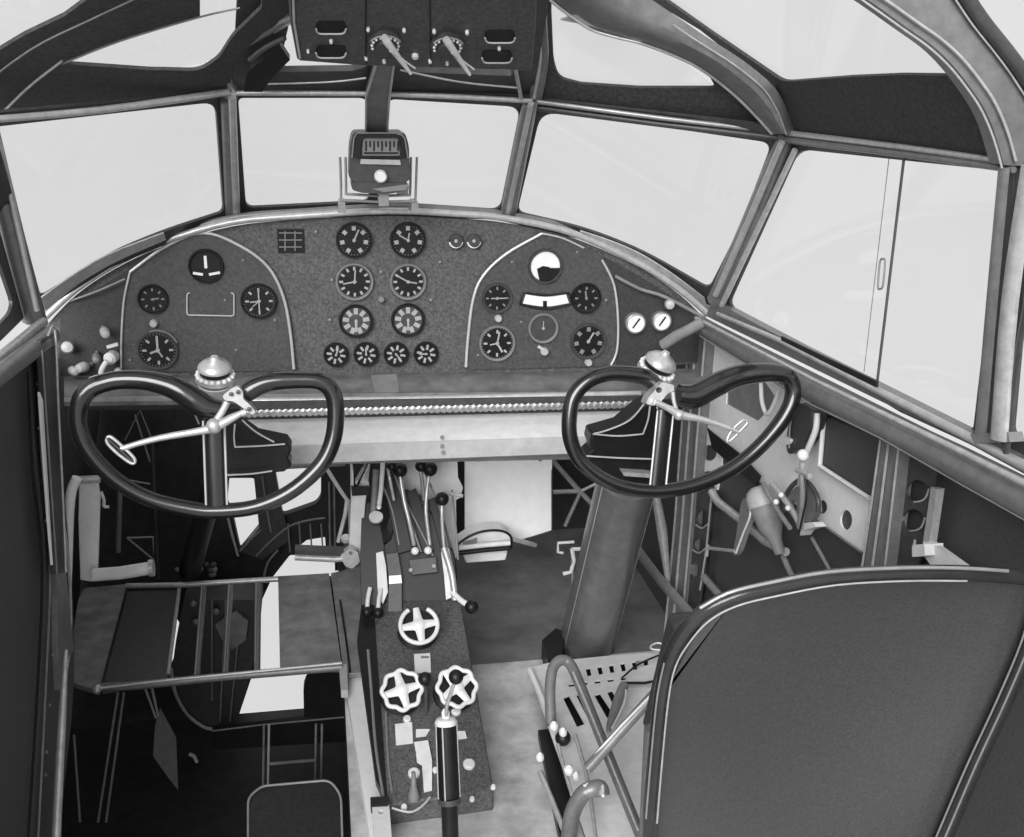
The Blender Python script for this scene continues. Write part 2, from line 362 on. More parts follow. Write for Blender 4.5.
T([(x-7, y+3, shift(HR, -.01)) for x, y in b_[::4]], 7, 'framedark')
TS([(1040, 160), (1300, 190), (1300, 120), (1060, 80)], shift(XR, .0), .02, 'headliner')

# ---- walls, floor, nose bulkhead
def quad(name, a, b, c, d, th, m):
    return MB().slab([a, b, c, d], th).build(name, m)
struct(quad('wall_right', V((.72, .55, -.35)), V((.72, 3.03, -.35)), V((.72, 3.03, .80)), V((.72, .55, .93)), V((.02, 0, 0)), 'walltrim'))
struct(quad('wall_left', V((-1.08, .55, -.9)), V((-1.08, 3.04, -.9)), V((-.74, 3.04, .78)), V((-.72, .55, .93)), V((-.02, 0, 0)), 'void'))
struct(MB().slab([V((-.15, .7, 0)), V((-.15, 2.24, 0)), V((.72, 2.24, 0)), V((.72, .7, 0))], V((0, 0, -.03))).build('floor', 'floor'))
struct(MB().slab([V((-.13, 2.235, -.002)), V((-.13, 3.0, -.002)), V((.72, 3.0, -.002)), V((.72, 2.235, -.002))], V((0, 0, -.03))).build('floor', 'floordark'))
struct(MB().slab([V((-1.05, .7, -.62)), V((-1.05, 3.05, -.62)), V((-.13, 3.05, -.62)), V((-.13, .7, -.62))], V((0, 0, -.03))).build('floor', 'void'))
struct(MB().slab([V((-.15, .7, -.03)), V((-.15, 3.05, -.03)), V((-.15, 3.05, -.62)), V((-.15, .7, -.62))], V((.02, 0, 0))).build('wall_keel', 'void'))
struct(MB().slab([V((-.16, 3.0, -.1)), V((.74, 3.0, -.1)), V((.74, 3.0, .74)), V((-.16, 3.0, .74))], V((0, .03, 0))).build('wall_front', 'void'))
NZ = 'Y3.06'
holes = [
 rnd([(229, 478), (254, 478), (259, 527), (240, 550), (232, 513), (227, 503)], 2),
 rnd([(274, 468), (321, 464), (321, 497), (316, 504), (282, 516)], 5),
 rnd([(295, 549), (307, 540), (325, 537), (326, 552)], 1),
 rnd([(290, 555), (345, 556), (345, 576), (290, 592), (283, 640), (283, 665), (330, 672), (345, 690), (345, 718), (236, 724), (256, 664), (262, 600), (272, 578)], 2),
 rnd([(176, 617), (183, 629), (181, 645), (168, 672)], 1),
 ]
nz = struct(slab('wall_nose', [(-40, 375), (372, 375), (372, 900), (-40, 900)], NZ, .03, 'void', holes=holes))
k = 7
for h in holes:
    k += 1; struct(slab('window_%d' % k, h, 'Y3.075', .003, 'glass'))
# ================================================================ INSTRUMENT PANELS
PY = 2.255
def ring_on(mb, cx, cy, rpx, pl, tpx, depth, n=28, ax=None):
    """a raised bezel ring lying on plane pl, towards the viewer"""
    c = P(cx, cy, pl); a = ax or -pnorm(pl); R = wpx(rpx, c); t = wpx(tpx, c)
    mb.lathe([(R-t, 0), (R-t, depth*.7), (R-t*.6, depth), (R-t*.2, depth), (R, depth*.6), (R, 0)], c, a, n); return c, R
def marks(c, R, ax, kind, rnd_=random):
    """raised pale ticks and figures of a dial"""
    mb = MB(); u = V((1, 0, 0)); u = (u-ax*u.dot(ax)).normalized(); w = u.cross(ax) if u.cross(ax).z > 0 else ax.cross(u)
    def pt(r, a, h=.0): return c+(u*math.sin(a)+w*math.cos(a))*r+ax*h
    def stroke(r0, r1, a, wd): mb.bar(pt(r0, a), pt(r1, a), wd, .0008, ax)
    if kind == 'dots':
        for i in range(7):
            a = math.radians(-150+i*50); mb.bar(pt(R*.60, a), pt(R*.86, a), R*.24, .001, ax)
        for i in range(30): stroke(R*.9, R*.95, i*math.pi/15, R*.035)
    elif kind == 'ticks':
        for i in range(12): stroke(R*.66, R*.88, i*math.pi/6, R*.13)
        for i in range(48): stroke(R*.9, R*.95, i*math.pi/24, R*.02)
    elif kind == 'bold':
        for i in range(9): stroke(R*.46, R*.86, math.radians(-160+i*40), R*.27)
    elif kind == 'fine':
        for i in range(8): stroke(R*.6, R*.82, i*math.pi/4, R*.12)
        for i in range(32): stroke(R*.88, R*.94, i*math.pi/16, R*.025)
    elif kind == 'star':
        for i in range(8): stroke(R*.38, R*.84, i*math.pi/4+.2, R*.2)
    return mb, pt
def gauge(cx, cy, r, kind, needle, parent, pl='Y%.3f' % (PY-.004), face='black', bez='black', nm='dialmark', label=None, mk='dialmark'):
    ax = -pnorm(pl); mb = MB(); c, R = ring_on(mb, cx, cy, r, pl, 2.6, .008)
    g = mb.build('dial_gauge', bez, parent)
    if label: g['label'] = label
    Ri = R*.9
    MB().lathe([(Ri, 0), (Ri, .0022)], c, ax, 28).build('dial_face', face, g)
    if kind:
        m_, pt = marks(c+ax*.0026, Ri, ax, kind); m_.build('dial_marks', mk, g)
    else: m_, pt = marks(c+ax*.0026, Ri, ax, 'none')
    nb = MB()
    for a, l, wd in needle:
        a = math.radians(a); nb.bar(pt(-Ri*.12, a, .0016), pt(Ri*l*.9, a, .0016), Ri*wd*.8, .0008, ax)
    if needle: nb.lathe([(Ri*.1, 0), (Ri*.1, .003)], c+ax*.0025, ax, 12); nb.build('needle', nm, g)
    return g
M['dialmark'] = mat('dial_luminous_marks', .36, .5, 0, .1); M['dialdim'] = mat('dim_dial_marks', .2, .5, 0, .1)
M['bezel'] = mat('grey_bezel', .22, .4, .2, .1); M['dialgrey'] = mat('grey_dial', .3, .5, 0, .3, 300)
ip = thing('instrument_panel', 'wide black crackle instrument panel with ten engine gauges in its centre, below the windscreen', 'instrument panel', P(380, 372, 'Y2.26'))
outline = sm2([(46, 326), (75, 296), (115, 269), (165, 246), (232, 227), (300, 220), (385, 216), (460, 219), (510, 224), (575, 239), (640, 268), (680, 295), (704, 318)], 4)+[(712, 362), (600, 371), (380, 373), (124, 376), (60, 376)]
slab('panel_plate', outline, 'Y%.3f' % PY, .01, 'panel', ip)
slab('side_plate', [(60, 316), (75, 302), (131, 268), (124, 300), (122, 376), (60, 376)], 'Y2.252', .003, 'sideplate', ip)
slab('side_plate', [(603, 256), (640, 276), (680, 302), (704, 324), (706, 360), (616, 368), (619, 320), (615, 285)], 'Y2.252', .003, 'sideplate', ip)
for a in [(354, 240, 18, 'dots', [(25, .8, .12)]), (408, 240, 18, 'dots', [(-60, .7, .1), (10, .5, .1)]),
          (354.5, 281.5, 19, 'ticks', [(-100, .75, .1), (5, .75, .1)]), (408, 281.5, 18.5, 'ticks', [(-60, .75, .1), (100, .6, .1)])]:
    gauge(*a, ip, bez='bezel' if a[3] == 'ticks' else 'black')
for a in [(356, 321, 17, 'bold', [(180, .8, .2)]), (408, 320, 17, 'bold', [(180, .75, .16)])]: gauge(*a, ip, face='dark')
for a in [(336, 354.5, 12.5, 'star', [(20, .7, .16)]), (366, 354, 12.5, 'star', [(0, .7, .16)]), (396, 354, 12.5, 'star', [(140, .7, .16)]), (426, 353.5, 12.5, 'star', [(-90, .7, .16)])]: gauge(*a, ip)
# data placard, lamps and screws on the main plate
pf = slab('placard', [(277, 229), (304, 229), (305, 253), (278, 253)], 'Y2.253', .002, 'black', ip)
mb = MB()
for y in (233, 240, 247): mb.bar(P(279, y, 'Y2.2505'), P(302, y, 'Y2.2505'), .0022, .001, V((0, -1, 0)))
mb.bar(P(285, 231, 'Y2.2505'), P(285, 251, 'Y2.2505'), .0022, .001, V((0, -1, 0))); mb.bar(P(295, 231, 'Y2.2505'), P(295, 251, 'Y2.2505'), .0022, .001, V((0, -1, 0)))
mb.build('placard_lines', 'bezel', pf)
def knob(x, y, r, m, parent, pl='Y2.25', h=.012, name='knob', ax=None, label=None):
    c = P(x, y, pl); R = wpx(r, c); o = MB().lathe([(R, 0), (R, h*.7), (R*.75, h), (0, h)], c, ax or V((0, -1, 0)), 16).build(name, m, parent)
    if label: o['label'] = label
    return o
for x in (456, 474):
    k = knob(x, 241, 7.5, 'dark', ip, name='indicator_lamp'); 
    c = P(x, 241, 'Y2.24'); R = wpx(6.5, c)
    MB().tube([c+V((math.cos(a)*R, 0, math.sin(a)*R)) for a in [math.radians(190+i*16) for i in range(11)]], .0022, 6).build('lamp_rim', 'white', k)
    MB().ball(c+V((0, .002, 0)), R*.4).build('lamp_lens', 'midlight', k)
knob(381, 298.5, 3.6, 'bezel', ip)
for x, y in [(316, 232), (332, 280), (431, 300), (381, 272), (330, 320), (440, 262)]: knob(x, y, 1.6, 'bezel', ip, name='screw', h=.002)

# ---- left blind-flying panel
lp = thing('flight_panel', 'dark arched flight panel with pale edging on the pilot side at left, four round gauges', 'instrument panel', P(208, 372, 'Y2.245'))
la = sm2([(121, 372), (121, 335), (124, 300), (131, 268)], 4)+sm2([(131, 268), (165, 245), (203, 232), (240, 246), (268, 267), (283, 296), (290, 330), (294, 371)], 5)
slab('panel_plate', la, 'Y2.247', .008, 'subpanel', lp)
def edging(pts, r, m, parent, pl='Y2.243'): return tube('edge_trim', [(x, y, pl) for x, y in pts], r, m, parent, n=8, sm=5)
edging([(121, 368), (121.5, 335), (124, 300), (130, 272)], 1.1, 'piping', lp)
edging([(130, 272), (165, 247), (203, 233), (240, 246), (268, 267), (283, 296), (290, 330), (294, 369)], 1.5, 'piping', lp)
PL2 = 'Y2.246'
gauge(206, 266, 17.5, None, [(0, .75, .22)], lp, PL2, nm='white', label='turn indicator with two short white bars')
mb = MB()
mb.bar(P(193, 273, 'Y2.240'), P(203, 274.5, 'Y2.240'), .0052, .002, V((0, -1, 0))); mb.bar(P(209, 274.5, 'Y2.240'), P(220, 272.5, 'Y2.240'), .0052, .002, V((0, -1, 0)))
mb.build('horizon_bar', 'white', lp)
gauge(153, 299, 15, 'fine', [(80, .5, .14)], lp, PL2, mk='dialdim', nm='bezel')
gauge(259, 301, 18, 'fine', [(0, .8, .1), (-95, .6, .1), (180, .8, .1), (-130, .6, .07)], lp, PL2)
gauge(158, 350, 20, 'fine', [(0, .8, .14), (-110, .5, .14), (150, .5, .1)], lp, PL2, bez='dark')
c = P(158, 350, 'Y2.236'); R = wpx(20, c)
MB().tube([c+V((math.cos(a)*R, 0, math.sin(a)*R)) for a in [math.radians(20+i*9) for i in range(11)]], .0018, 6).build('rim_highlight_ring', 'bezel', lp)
fr = MB().tube(LP(rnd([(187, 293), (187, 315), (234, 316), (234, 293)], 3), 'Y2.243'), .0016, 6).build('card_holder', 'piping', lp)
knob(154, 323, 4, 'midlight', lp, PL2)
for x, y in [(140, 265), (243, 260), (275, 320), (130, 360), (225, 300), (236, 350)]: knob(x, y, 1.4, 'bezel', lp, PL2, name='screw', h=.002)

# ---- right flight panel
rp_ = thing('flight_panel', 'dark arched flight panel with pale edging on the copilot side at right, seven instruments', 'instrument panel', P(540, 370, 'Y2.245'))
ra = sm2([(466, 370), (468, 338), (473, 300), (483, 276), (506, 254), (540, 233), (550, 233), (582, 245), (603, 258), (614, 283), (619, 320), (617, 350), (612, 366)], 5)
slab('panel_plate', ra, 'Y2.247', .008, 'subpanel', rp_)
edging([(466, 367), (468, 338), (473, 300), (483, 276), (506, 254), (542, 233.5)], 1.5, 'piping', rp_)
edging([(542, 233.5), (562, 238), (584, 248)], 1.0, 'piping', rp_)
edging([(602, 260), (614, 285), (618, 320), (617, 350), (611, 365)], 1.2, 'piping', rp_)
g = gauge(545, 266, 17.5, None, [], rp_, PL2, face='white', bez='dark', label='gauge with a white dial and dark lower notch')
slab('dial_mask', [(537, 269), (543, 266), (549, 267), (553, 271), (552, 283), (540, 283)], 'Y2.239', .001, 'black', g)
slab('dial_mask', [(543, 268), (562, 268), (560, 276), (552, 283), (543, 283)], 'Y2.2395', .001, 'black', g)
gauge(497, 298, 15.5, 'fine', [(-90, .5, .1), (90, .7, .1)], rp_, PL2, bez='dark', mk='dialdim')
gauge(586, 298, 15.5, 'fine', [(-10, .6, .14)], rp_, PL2, mk='dialdim', nm='dialdim')
gauge(497, 343, 18.5, 'fine', [(10, .8, .12), (-100, .5, .1), (150, .7, .14)], rp_, PL2, bez='bezel')
gauge(543, 328, 15.5, None, [(0, .6, .07)], rp_, PL2, face='dark', bez='bezel')
gauge(588, 341, 18.5, 'dots', [(30, .7, .12)], rp_, PL2, mk='dialdim', bez='dark')
h = slab('direction_window', sm2([(526, 294.5), (546, 297), (566, 294.5)], 4)+sm2([(569, 303), (546, 306.5), (523, 303.5)], 4), 'Y2.243', .004, 'white', rp_)
mb = MB().tube(LP(sm2([(523, 292.5), (546, 295), (569, 292.5)], 4)+sm2([(572, 304), (546, 309), (520, 304.5)], 4), 'Y2.242'), .0022, 8, True); mb.build('direction_window_rim', 'black', rp_)
slab('lubber_mark', [(543, 301), (547, 301), (547, 308), (543, 308)], 'Y2.2415', .001, 'black', h)
for x, y, r in [(498, 318, 3.8), (544, 351, 4.2), (588, 362, 3.8)]: knob(x, y, r, 'midlight', rp_, PL2)
MB().bar(P(538, 346, 'Y2.24'), P(545, 350, 'Y2.236'), .008, .006).build('knob_stem', 'midlight', rp_)
for x, y in [(478, 355), (512, 262), (577, 252), (606, 300), (521, 322)]: knob(x, y, 1.4, 'bezel', rp_, PL2, name='screw', h=.002)

# ---- round white pressure gauges on the far right and valve knobs beside both flight panels
for x, r, a, l in [(634, 10.5, 35, 'left one of the two small round white gauges near the right end of the panel'), (660, 10, 35, 'right one of the two small round white gauges near the right end of the panel')]:
    c = P(x, 322 if x < 640 else 320, 'Y2.25'); t = thing('pressure_gauge', l, 'gauge', c, 'small white gauges')
    R = wpx(r, c); ax = V((0, -1, 0))
    MB().lathe([(R, 0), (R, .016), (R*.85, .018), (R*.85, .0145)], c, ax, 28).build('case', 'bezel', t)
    MB().lathe([(R*.87, .012), (R*.87, .015)], c, ax, 28).build('dial_face', 'white', t)
    a = math.radians(a); d = V((math.sin(a), 0, math.cos(a)))
    MB().bar(c+ax*.0165-d*R*.5, c+ax*.0165+d*R*.6, .0035, .001, ax).build('needle', 'black', t)
def valve(x, y, r, dx, dy, label, m='midlight', stem=True, pl='Y2.25', lamp=False):
    c = P(x, y, pl); R = wpx(r*.78, c); ax = V((dx, -1, dy)).normalized(); t = thing('valve_knob', label, 'knob', c)
    MB().lathe([(R*.45, 0), (R*.45, .018)], c, ax, 14).build('stem', 'mid', t)
    MB().lathe([(R*.6, .014), (R, .02), (R, .032), (R*.8, .04), (R*.25, .043)], c, ax, 16).build('cap', m, t)
    return t
valve(668, 303, 6.5, -.2, .1, 'small pale knob above the two white gauges at the panel right end')
valve(103, 327, 6, .3, -.2, 'highest pale valve knob left of the pilot flight panel')
valve(68, 348, 8, .2, .3, 'rounded pale knob next to the left sill end', 'midlight')
valve(97, 352, 5, .1, -.2, 'dark small knob between the pale ones left of the pilot panel', 'mid')
valve(70, 369, 6, .5, .1, 'pale conical knob under the rounded knob by the left wall')
valve(69, 385, 6, .5, .2, 'lowest pale knob by the left wall, above the wheel rim', 'bright')
valve(92, 364, 6.5, -.6, 0, 'pale bullet shaped knob just above the left wheel rim')
valve(118, 370, 5.5, .2, .1, 'pale knob at the foot of the pilot panel edge trim', 'bright')
t = thing('fuel_cock', 'pale cock with a tee handle left of the pilot flight panel edge', 'valve', P(115, 356, 'Y2.25'))
MB().lathe([(.010, 0), (.013, .01), (.013, .03), (.008, .036)], P(115, 355, 'Y2.25'), V((-.2, -1, 0)), 16).build('body', 'bright', t)
MB().bar(P(107, 347, 'Y2.22'), P(118, 344, 'Y2.22'), .007, .006).build('tee_handle', 'bright', t)
t = thing('bracket_clip', 'pale curved clip standing above the left wheel rim', 'bracket', P(103, 378, 'Y2.25'))
tube('clip', [(107, 361, 'Y2.2'), (103, 367, 'Y2.2'), (101, 373, 'Y2.2'), (103, 379, 'Y2.2')], 2.6, 'bright', t)
tube('clip_foot', [(90, 380, 'Y2.2'), (98, 377, 'Y2.2'), (104, 378, 'Y2.2')], 2.6, 'bright', t)
# tube handle at the right end of the panel
tt = tube('grab_tube', [(663, 345, 'Y2.16'), (680, 334, 'Y2.13'), (704, 322, 'Y2.10')], 5.5, 'tube', sm=1); tag(tt, 'short grey tube running from the panel right end to the sill', 'tube')
tt = tube('conduit', [(615, 276, 'Y2.245'), (640, 289, 'Y2.24'), (665, 297, 'Y2.23'), (705, 318, 'Y2.22')], 1.8, 'mid'); tag(tt, 'thin grey conduit slanting down at the right end of the panel', 'conduit')
tt = tube('conduit', [(70, 301, 'Y2.245'), (98, 291, 'Y2.24'), (125, 279, 'Y2.24')], 1.2, 'mid'); tag(tt, 'thin conduit slanting up at the left end of the panel', 'conduit')

# ---- rolled shelf under the panel
def strip(name, rows, m, parent=None, th=None):
    """rows: list of lists of 3D points of equal length"""
    n = len(rows[0]); vs = [p for r in rows for p in r]
    fs = [(i*n+k, i*n+k+1, (i+1)*n+k+1, (i+1)*n+k) for i in range(len(rows)-1) for k in range(n-1)]
    if th:
        b = len(vs); vs += [p+th for p in vs]; fs += [tuple(b+i for i in reversed(f)) for f in fs]
        R = len(rows)
        edge = [(0*n+k) for k in range(n)]+[i*n+n-1 for i in range(1, R)]+[(R-1)*n+k for k in range(n-2, -1, -1)]+[i*n for i in range(R-2, 0, -1)]
        for i in range(len(edge)): j = (i+1) % len(edge); fs.append((edge[i], edge[j], b+edge[j], b+edge[i]))
    mb = MB(); mb.add(vs, fs); return mb.build(name, m, parent)
xs = [64, 150, 240, 330, 420, 520, 620, 704]
sag = [4, 3, 1.5, .5, 0, -1, -2, -4]
prof = [(373, 2.25), (377, 2.22), (384, 2.19), (391, 2.17), (393, 2.150), (398, 2.14), (402, 2.143), (405, 2.165), (407, 2.21)]
sh = strip('glare_shelf', [[P(x, y+s, 'Y%.3f' % d) for x, s in zip(xs, sag)] for y, d in prof], 'shelf', None, V((0, .02, -.004)))
tag(sh, 'long rolled grey metal shelf under the instrument panel', 'shelf')
tube('shelf_lip', [(240, 401, 'Y2.13'), (345, 400, 'Y2.13'), (420, 399, 'Y2.13'), (545, 396, 'Y2.13'), (640, 394, 'Y2.13')], 3.6, 'framelight', sh)  # rolled lip, its highlight put into the paler colour
slab('shelf_patch', [(371, 375), (397, 374), (400, 398), (377, 400)], plane3(P(371, 375, 'Y2.225'), P(397, 375, 'Y2.225'), P(377, 399, 'Y2.135')), .004, 'mid', sh)
# ================================================================ BEAM, CHAIN, WHEELS
bx = [226, 300, 380, 460, 540, 600, 648]
def by(y, x): return y - (x-240)*(.024+.0003*max(0, y-420))
bm_ = thing('control_beam', 'long pale crossbeam between the two control columns', 'beam', P(430, 465, 'Y1.99'))
strip('upper_flange', [[P(x, by(y, x), 'Y%.3f' % d) for x in bx] for y, d in [(420, 2.10), (422, 2.085), (447, 1.985)]], 'bright', bm_, V((0, .004, -.006)))
strip('lower_web', [[P(x, by(y, x), 'Y%.3f' % d) for x in bx] for y, d in [(447.3, 1.984), (449, 1.98), (466, 1.985), (468, 2.0)]], 'midlight', bm_, V((0, .012, -.0)))  # greyer than the sky-facing upper face: shading put into the colours
for x, y in [(442, 437), (442, 446), (443, 452)]: knob(x, y, 2, 'bezel', bm_, 'Y1.98', .004, 'rivet')
MB().slab(LP([(229, 420), (229, 466), (648, 458), (648, 410)], 'Y2.12'), V((0, .01, 0))).build('rear_web', 'mid', bm_)
# roller chain
ch = MB(); n = 66
for i in range(n):
    x = 243+i*(644-243)/n; x2 = x+(644-243)/n; y0 = by(414, x); y1 = by(414, x2); a, b = P(x, y0, 'Y2.06'), P(x2, y1, 'Y2.06')
    o = .0045 if i % 2 else .0028
    for s in (-1, 1):
        q = V((0, -.006, 0)) if s < 0 else V((0, .006, 0))
        ch.tube([a+V((-.001, s*o, 0)), (a+b)/2+V((0, s*o, 0)), b+V((.001, s*o, 0))], [.0075, .0045, .0075], 8, flat=(V((0, 1, 0)), .2))
    ch.lathe([(.0048, -.009), (.0048, .009)], a, V((0, 1, 0)), 8)
tag(ch.build('drive_chain', 'chain'), 'roller chain running along the top of the crossbeam', 'chain')
# front plate of the chain trough (dark underside behind the chain)
tt = MB().slab(LP([(240, 402), (240, 420), (645, 412), (645, 396)], 'Y2.11'), V((0, .006, 0))).build('chain_guard', 'dark'); tag(tt, 'dark guard plate directly behind the chain', 'guard')

def wheel(hub, rim, rr, spoke, wl, label, Y, spw):
    h = P(*hub, 'Y%.3f' % Y); n = V((0, 1, -.22)).normalized(); pl = (h, n)
    t = thing('control_yoke', label, 'steering wheel', h)
    pts = [P(x, y, pl) for x, y in rim]
    rs = [wpx(r*1.12, p) for r, p in zip(rr, pts)]
    sm_ = smooth(pts, 5); R = []
    for i in range(len(sm_)):
        k = min(i/5, len(rs)-1); a = int(k); b = min(a+1, len(rs)-1); R.append(rs[a]*(1-k+a)+rs[b]*(k-a))
    MB().tube(sm_, R, 16).build('rim', 'rubber', t)
    a, b = P(*spoke[0], pl), P(*spoke[1], pl)
    sp = MB(); r = wpx(spw, a); sp.tube([a, (a+b)/2, b], [r, r*.95, r*1.0], 16, flat=(n, .5)); sp.build('spoke', 'rubber', t)
    for s in (-1, 1):
        d = V((s*r*.93, 0, 0)); MB().tube([a+d-n*r*.25, b+d-n*r*.25], .0018, 8).build('spoke_edge', 'piping', t)
    return t, pl, n
rimL = [(221, 411), (208, 408), (196, 401), (181, 391), (167, 385), (147, 380.5), (125, 379.5), (107, 382), (90, 389), (79.5, 404), (79, 428), (90, 453), (116, 480), (150, 499), (191, 509), (217, 511), (255, 507), (290, 492), (319, 467), (332, 443), (336, 416), (333, 394), (321, 382), (299, 380), (270, 382), (252, 389), (238, 400)]
rrL = [10, 11, 11.5, 11, 10, 9, 8.5, 8.5, 8.5, 8, 7.8, 7.6, 7, 6.8, 6.8, 6.8, 6.8, 7, 7.4, 7.6, 7.8, 7.8, 7.8, 7.8, 8.4, 9, 8]
wL, plL, nL = wheel((217, 408), rimL, rrL, ((214, 420), (217, 509)), 0, 'black ram-horn control wheel on the pilot side at left, with levers on its hub', 1.66, 11)
rimR = [(661, 392), (655, 384), (645, 377), (628, 374), (607, 374), (588, 381), (574, 396), (569.5, 415), (570, 437), (579, 459), (598, 476), (622, 487), (650, 491), (683, 488), (716, 477), (743, 461), (767, 439), (786, 414), (793, 394), (788, 377), (768, 372.5), (738, 376), (716, 385), (694, 396), (678, 395)]
rrR = [6, 7, 7.5, 7.5, 7, 7, 7, 7, 7, 6.8, 6.6, 6.6, 6.6, 6.6, 6.6, 6.8, 7, 7.2, 7.4, 7.4, 8.5, 10, 11, 11.5, 10]
wR, plR, nR = wheel((664, 398), rimR, rrR, ((665, 410), (657, 489)), 0, 'black ram-horn control wheel on the copilot side at right, seen edge tilted', 1.62, 9)
def st(pl, d): return (pl[0]-pl[1]*d, pl[1])
def rod(name, pts, r, m, par, pl, d=.03, sm=1, n=10, closed=False): return tube(name, [(x, y, st(pl, d)) for x, y in pts], r, m, par, n=n, sm=sm, closed=closed)
# left hub casting and lever
slab('hub', rnd([(222, 396), (232, 388), (238, 386), (243, 392), (243, 399), (250, 405), (256, 412), (252, 415), (243, 408), (233, 401), (225, 401)], 3), st(plL, .035), .035, 'midlight', wL, bevel=.002)
for x, y in ((231, 394), (238, 392), (249, 409)):
    c = P(x, y, st(plL, .037)); MB().lathe([(.0035, 0), (.0035, .003), (.0, .004)], c, -nL, 10).build('hub_bolt', 'dark', wL)
rod('hub_arm', [(227, 402), (222, 412), (213, 425)], 3.6, 'alu', wL, plL, .04, 3)
rod('hub_arm', [(246, 412), (230, 418), (213, 427)], 3.6, 'alu', wL, plL, .04, 3)
o = rod('lever', [(240, 414), (215, 427), (200, 431), (165, 437), (140, 443), (121, 449)], [3, 5.5, 4, 3.4, 3, 3], 'alu', wL, plL, .045, 4)
rod('lever_handle', sm2([(107, 439), (111, 437), (124, 448), (134, 458), (134, 463), (129, 462), (117, 453), (108, 444)], 4, True), 1.8, 'alu', o, plL, .045, closed=True)
rod('lever_grip', [(107, 438), (133, 462)], 1.2, 'dark', o, plL, .05)
c = P(214, 426, st(plL, .045)); MB().ball(c, wpx(8, c), 12).build('pivot_boss', 'alu', wL)
c = P(679, 415, st(plR, .045)); MB().ball(c, wpx(5.5, c), 12).build('pivot_boss', 'alu', wR)
# left cap: beaded housing with conical hat
def cap(x, y, s, par, pl, tilt):
    c = P(x, y, pl); k = wpx(1, c)*s; ax = V(tilt).normalized()
    MB().lathe([(19*k, -14*k), (23*k, -8*k), (22*k, -3*k), (17*k, 0)], c, ax, 28).build('gear_housing', 'alu', par)
    MB().lathe([(17*k, 5*k), (19.5*k, 6*k), (19*k, 9*k), (14*k, 14*k), (6*k, 18*k), (4*k, 22*k), (1*k, 22.5*k)], c, ax, 28).build('housing_cap', 'framelight', par)
    b = MB(); u = ax.orthogonal().normalized(); w = ax.cross(u)
    for i in range(18):
        a = i*math.pi/9; b.ball(c-ax*2.5*k+(u*math.cos(a)+w*math.sin(a))*20*k, 3*k, 6)
    b.build('bolt_ring', 'bright', par)
    MB().lathe([(16*k, -1*k), (17.5*k, 0), (17.5*k, 5.5*k), (16*k, 6*k)], c, ax, 28).build('recess_shade_band', 'black', par)  # recess between hat and beads, its shade put in as black
    MB().lathe([(8*k, -24*k), (16*k, -21*k), (20*k, -14*k), (19*k, -12*k)], c, ax, 28).build('lower_cup', 'bright', par)
cap(215, 373, .86, wL, (P(215, 373, 'Y1.78'), nL), (.05, -.25, 1))
cap(658, 367, .86, wR, (P(660, 368, 'Y1.93'), nR), (.35, -.35, 1))
# right hub casting and lever
slab('hub', rnd([(651, 395), (662, 382), (674, 385), (674, 391), (668, 393), (660, 403), (654, 406), (646, 404), (648, 398)], 2), st(plR, .035), .03, 'alu', wR, holes=[circ(659, 390, 3)], bevel=.001)
rod('hub_arm', [(673, 392), (674, 402), (678, 414)], 2.2, 'alu', wR, plR, .04, 3)
o = rod('lever', [(655, 402), (668, 408), (681, 415), (700, 419), (720, 425), (738, 432)], [3, 3.4, 4.4, 3.4, 2.8, 2.6], 'alu', wR, plR, .045, 4)
rod('lever_handle', sm2([(727, 441), (731, 440), (741, 430), (747, 423), (744, 420), (738, 424), (730, 433)], 4, True), 1.6, 'alu', o, plR, .045, closed=True)
# column heads: dark sheet housings behind each wheel
def head(t, pl, body, top, lines, D=.05):
    slab('column_head', body, pl, D, 'black', t, bevel=.003)
    if top: slab('gusset', top, (pl[0]-pl[1]*.01, pl[1]), .02, 'dark', t)
    for l in lines: tube('head_edge', [(x, y, (pl[0]-pl[1]*.012, pl[1])) for x, y in l], .9, 'piping', t, n=6)
bl = (P(230, 440, 'Y1.80'), V((0, 1, 0)))
head(wL, bl, [(204, 432), (228, 420), (240, 424), (258, 437), (287, 443), (292, 450), (288, 458), (292, 466), (284, 472), (204, 478)], None,
     [[(235, 424), (234, 436), (235, 447)], [(235, 447), (260, 446), (285, 444)], [(242, 420), (256, 432), (274, 442)], [(224, 475), (250, 474), (272, 471)]])
br = (P(640, 440, 'Y1.80'), V((0, 1, 0)))
head(wR, br, [(592, 433), (620, 425), (640, 408), (652, 402), (664, 406), (668, 440), (664, 490), (636, 488), (606, 476), (586, 456), (593, 450), (590, 442)], None,
     [[(593, 434), (618, 436), (643, 434)], [(650, 406), (648, 420), (643, 434)], [(586, 456), (620, 458), (652, 459)], [(644, 404), (630, 420), (608, 430), (593, 434)], [(657, 407), (660, 430), (656, 480)], [(624, 474), (638, 475), (652, 478)]])
slab('inner_shelf', [(622, 472), (652, 474), (652, 478), (624, 476)], (br[0]-br[1]*.02, br[1]), .03, 'framelight', wR)
# right column: big fairing tube down to the floor
a = P(628, 476, 'Y1.90'); b = P(586, 645, 'Z.0')
ra_, rb_ = wpx(30, a), wpx(27, b)
MB().tube([a, a.lerp(b, .5), b], [ra_, (ra_+rb_)/2, rb_], 40).build('column_tube', 'column', wR)
M_ = None
for s in (-1, 1):
    u = V((s, -.42, 0)).normalized()
    MB().tube([a+u*ra_, b+u*rb_], .0022, 8).build('tube_seam', 'piping', wR)
MB().lathe([(rb_*1.05, 0), (rb_*1.05, .01), (rb_, .015)], V((b.x, b.y, 0)), V((0, 0, 1)), 32).build('floor_collar', 'dark', wR)
# left column: dark, mostly behind the wheel spoke
a = P(222, 455, 'Y1.92'); b = P(190, 570, 'Y2.75')
MB().tube([a, b], [.02, .03], 24).build('column_tube', 'black', wL)
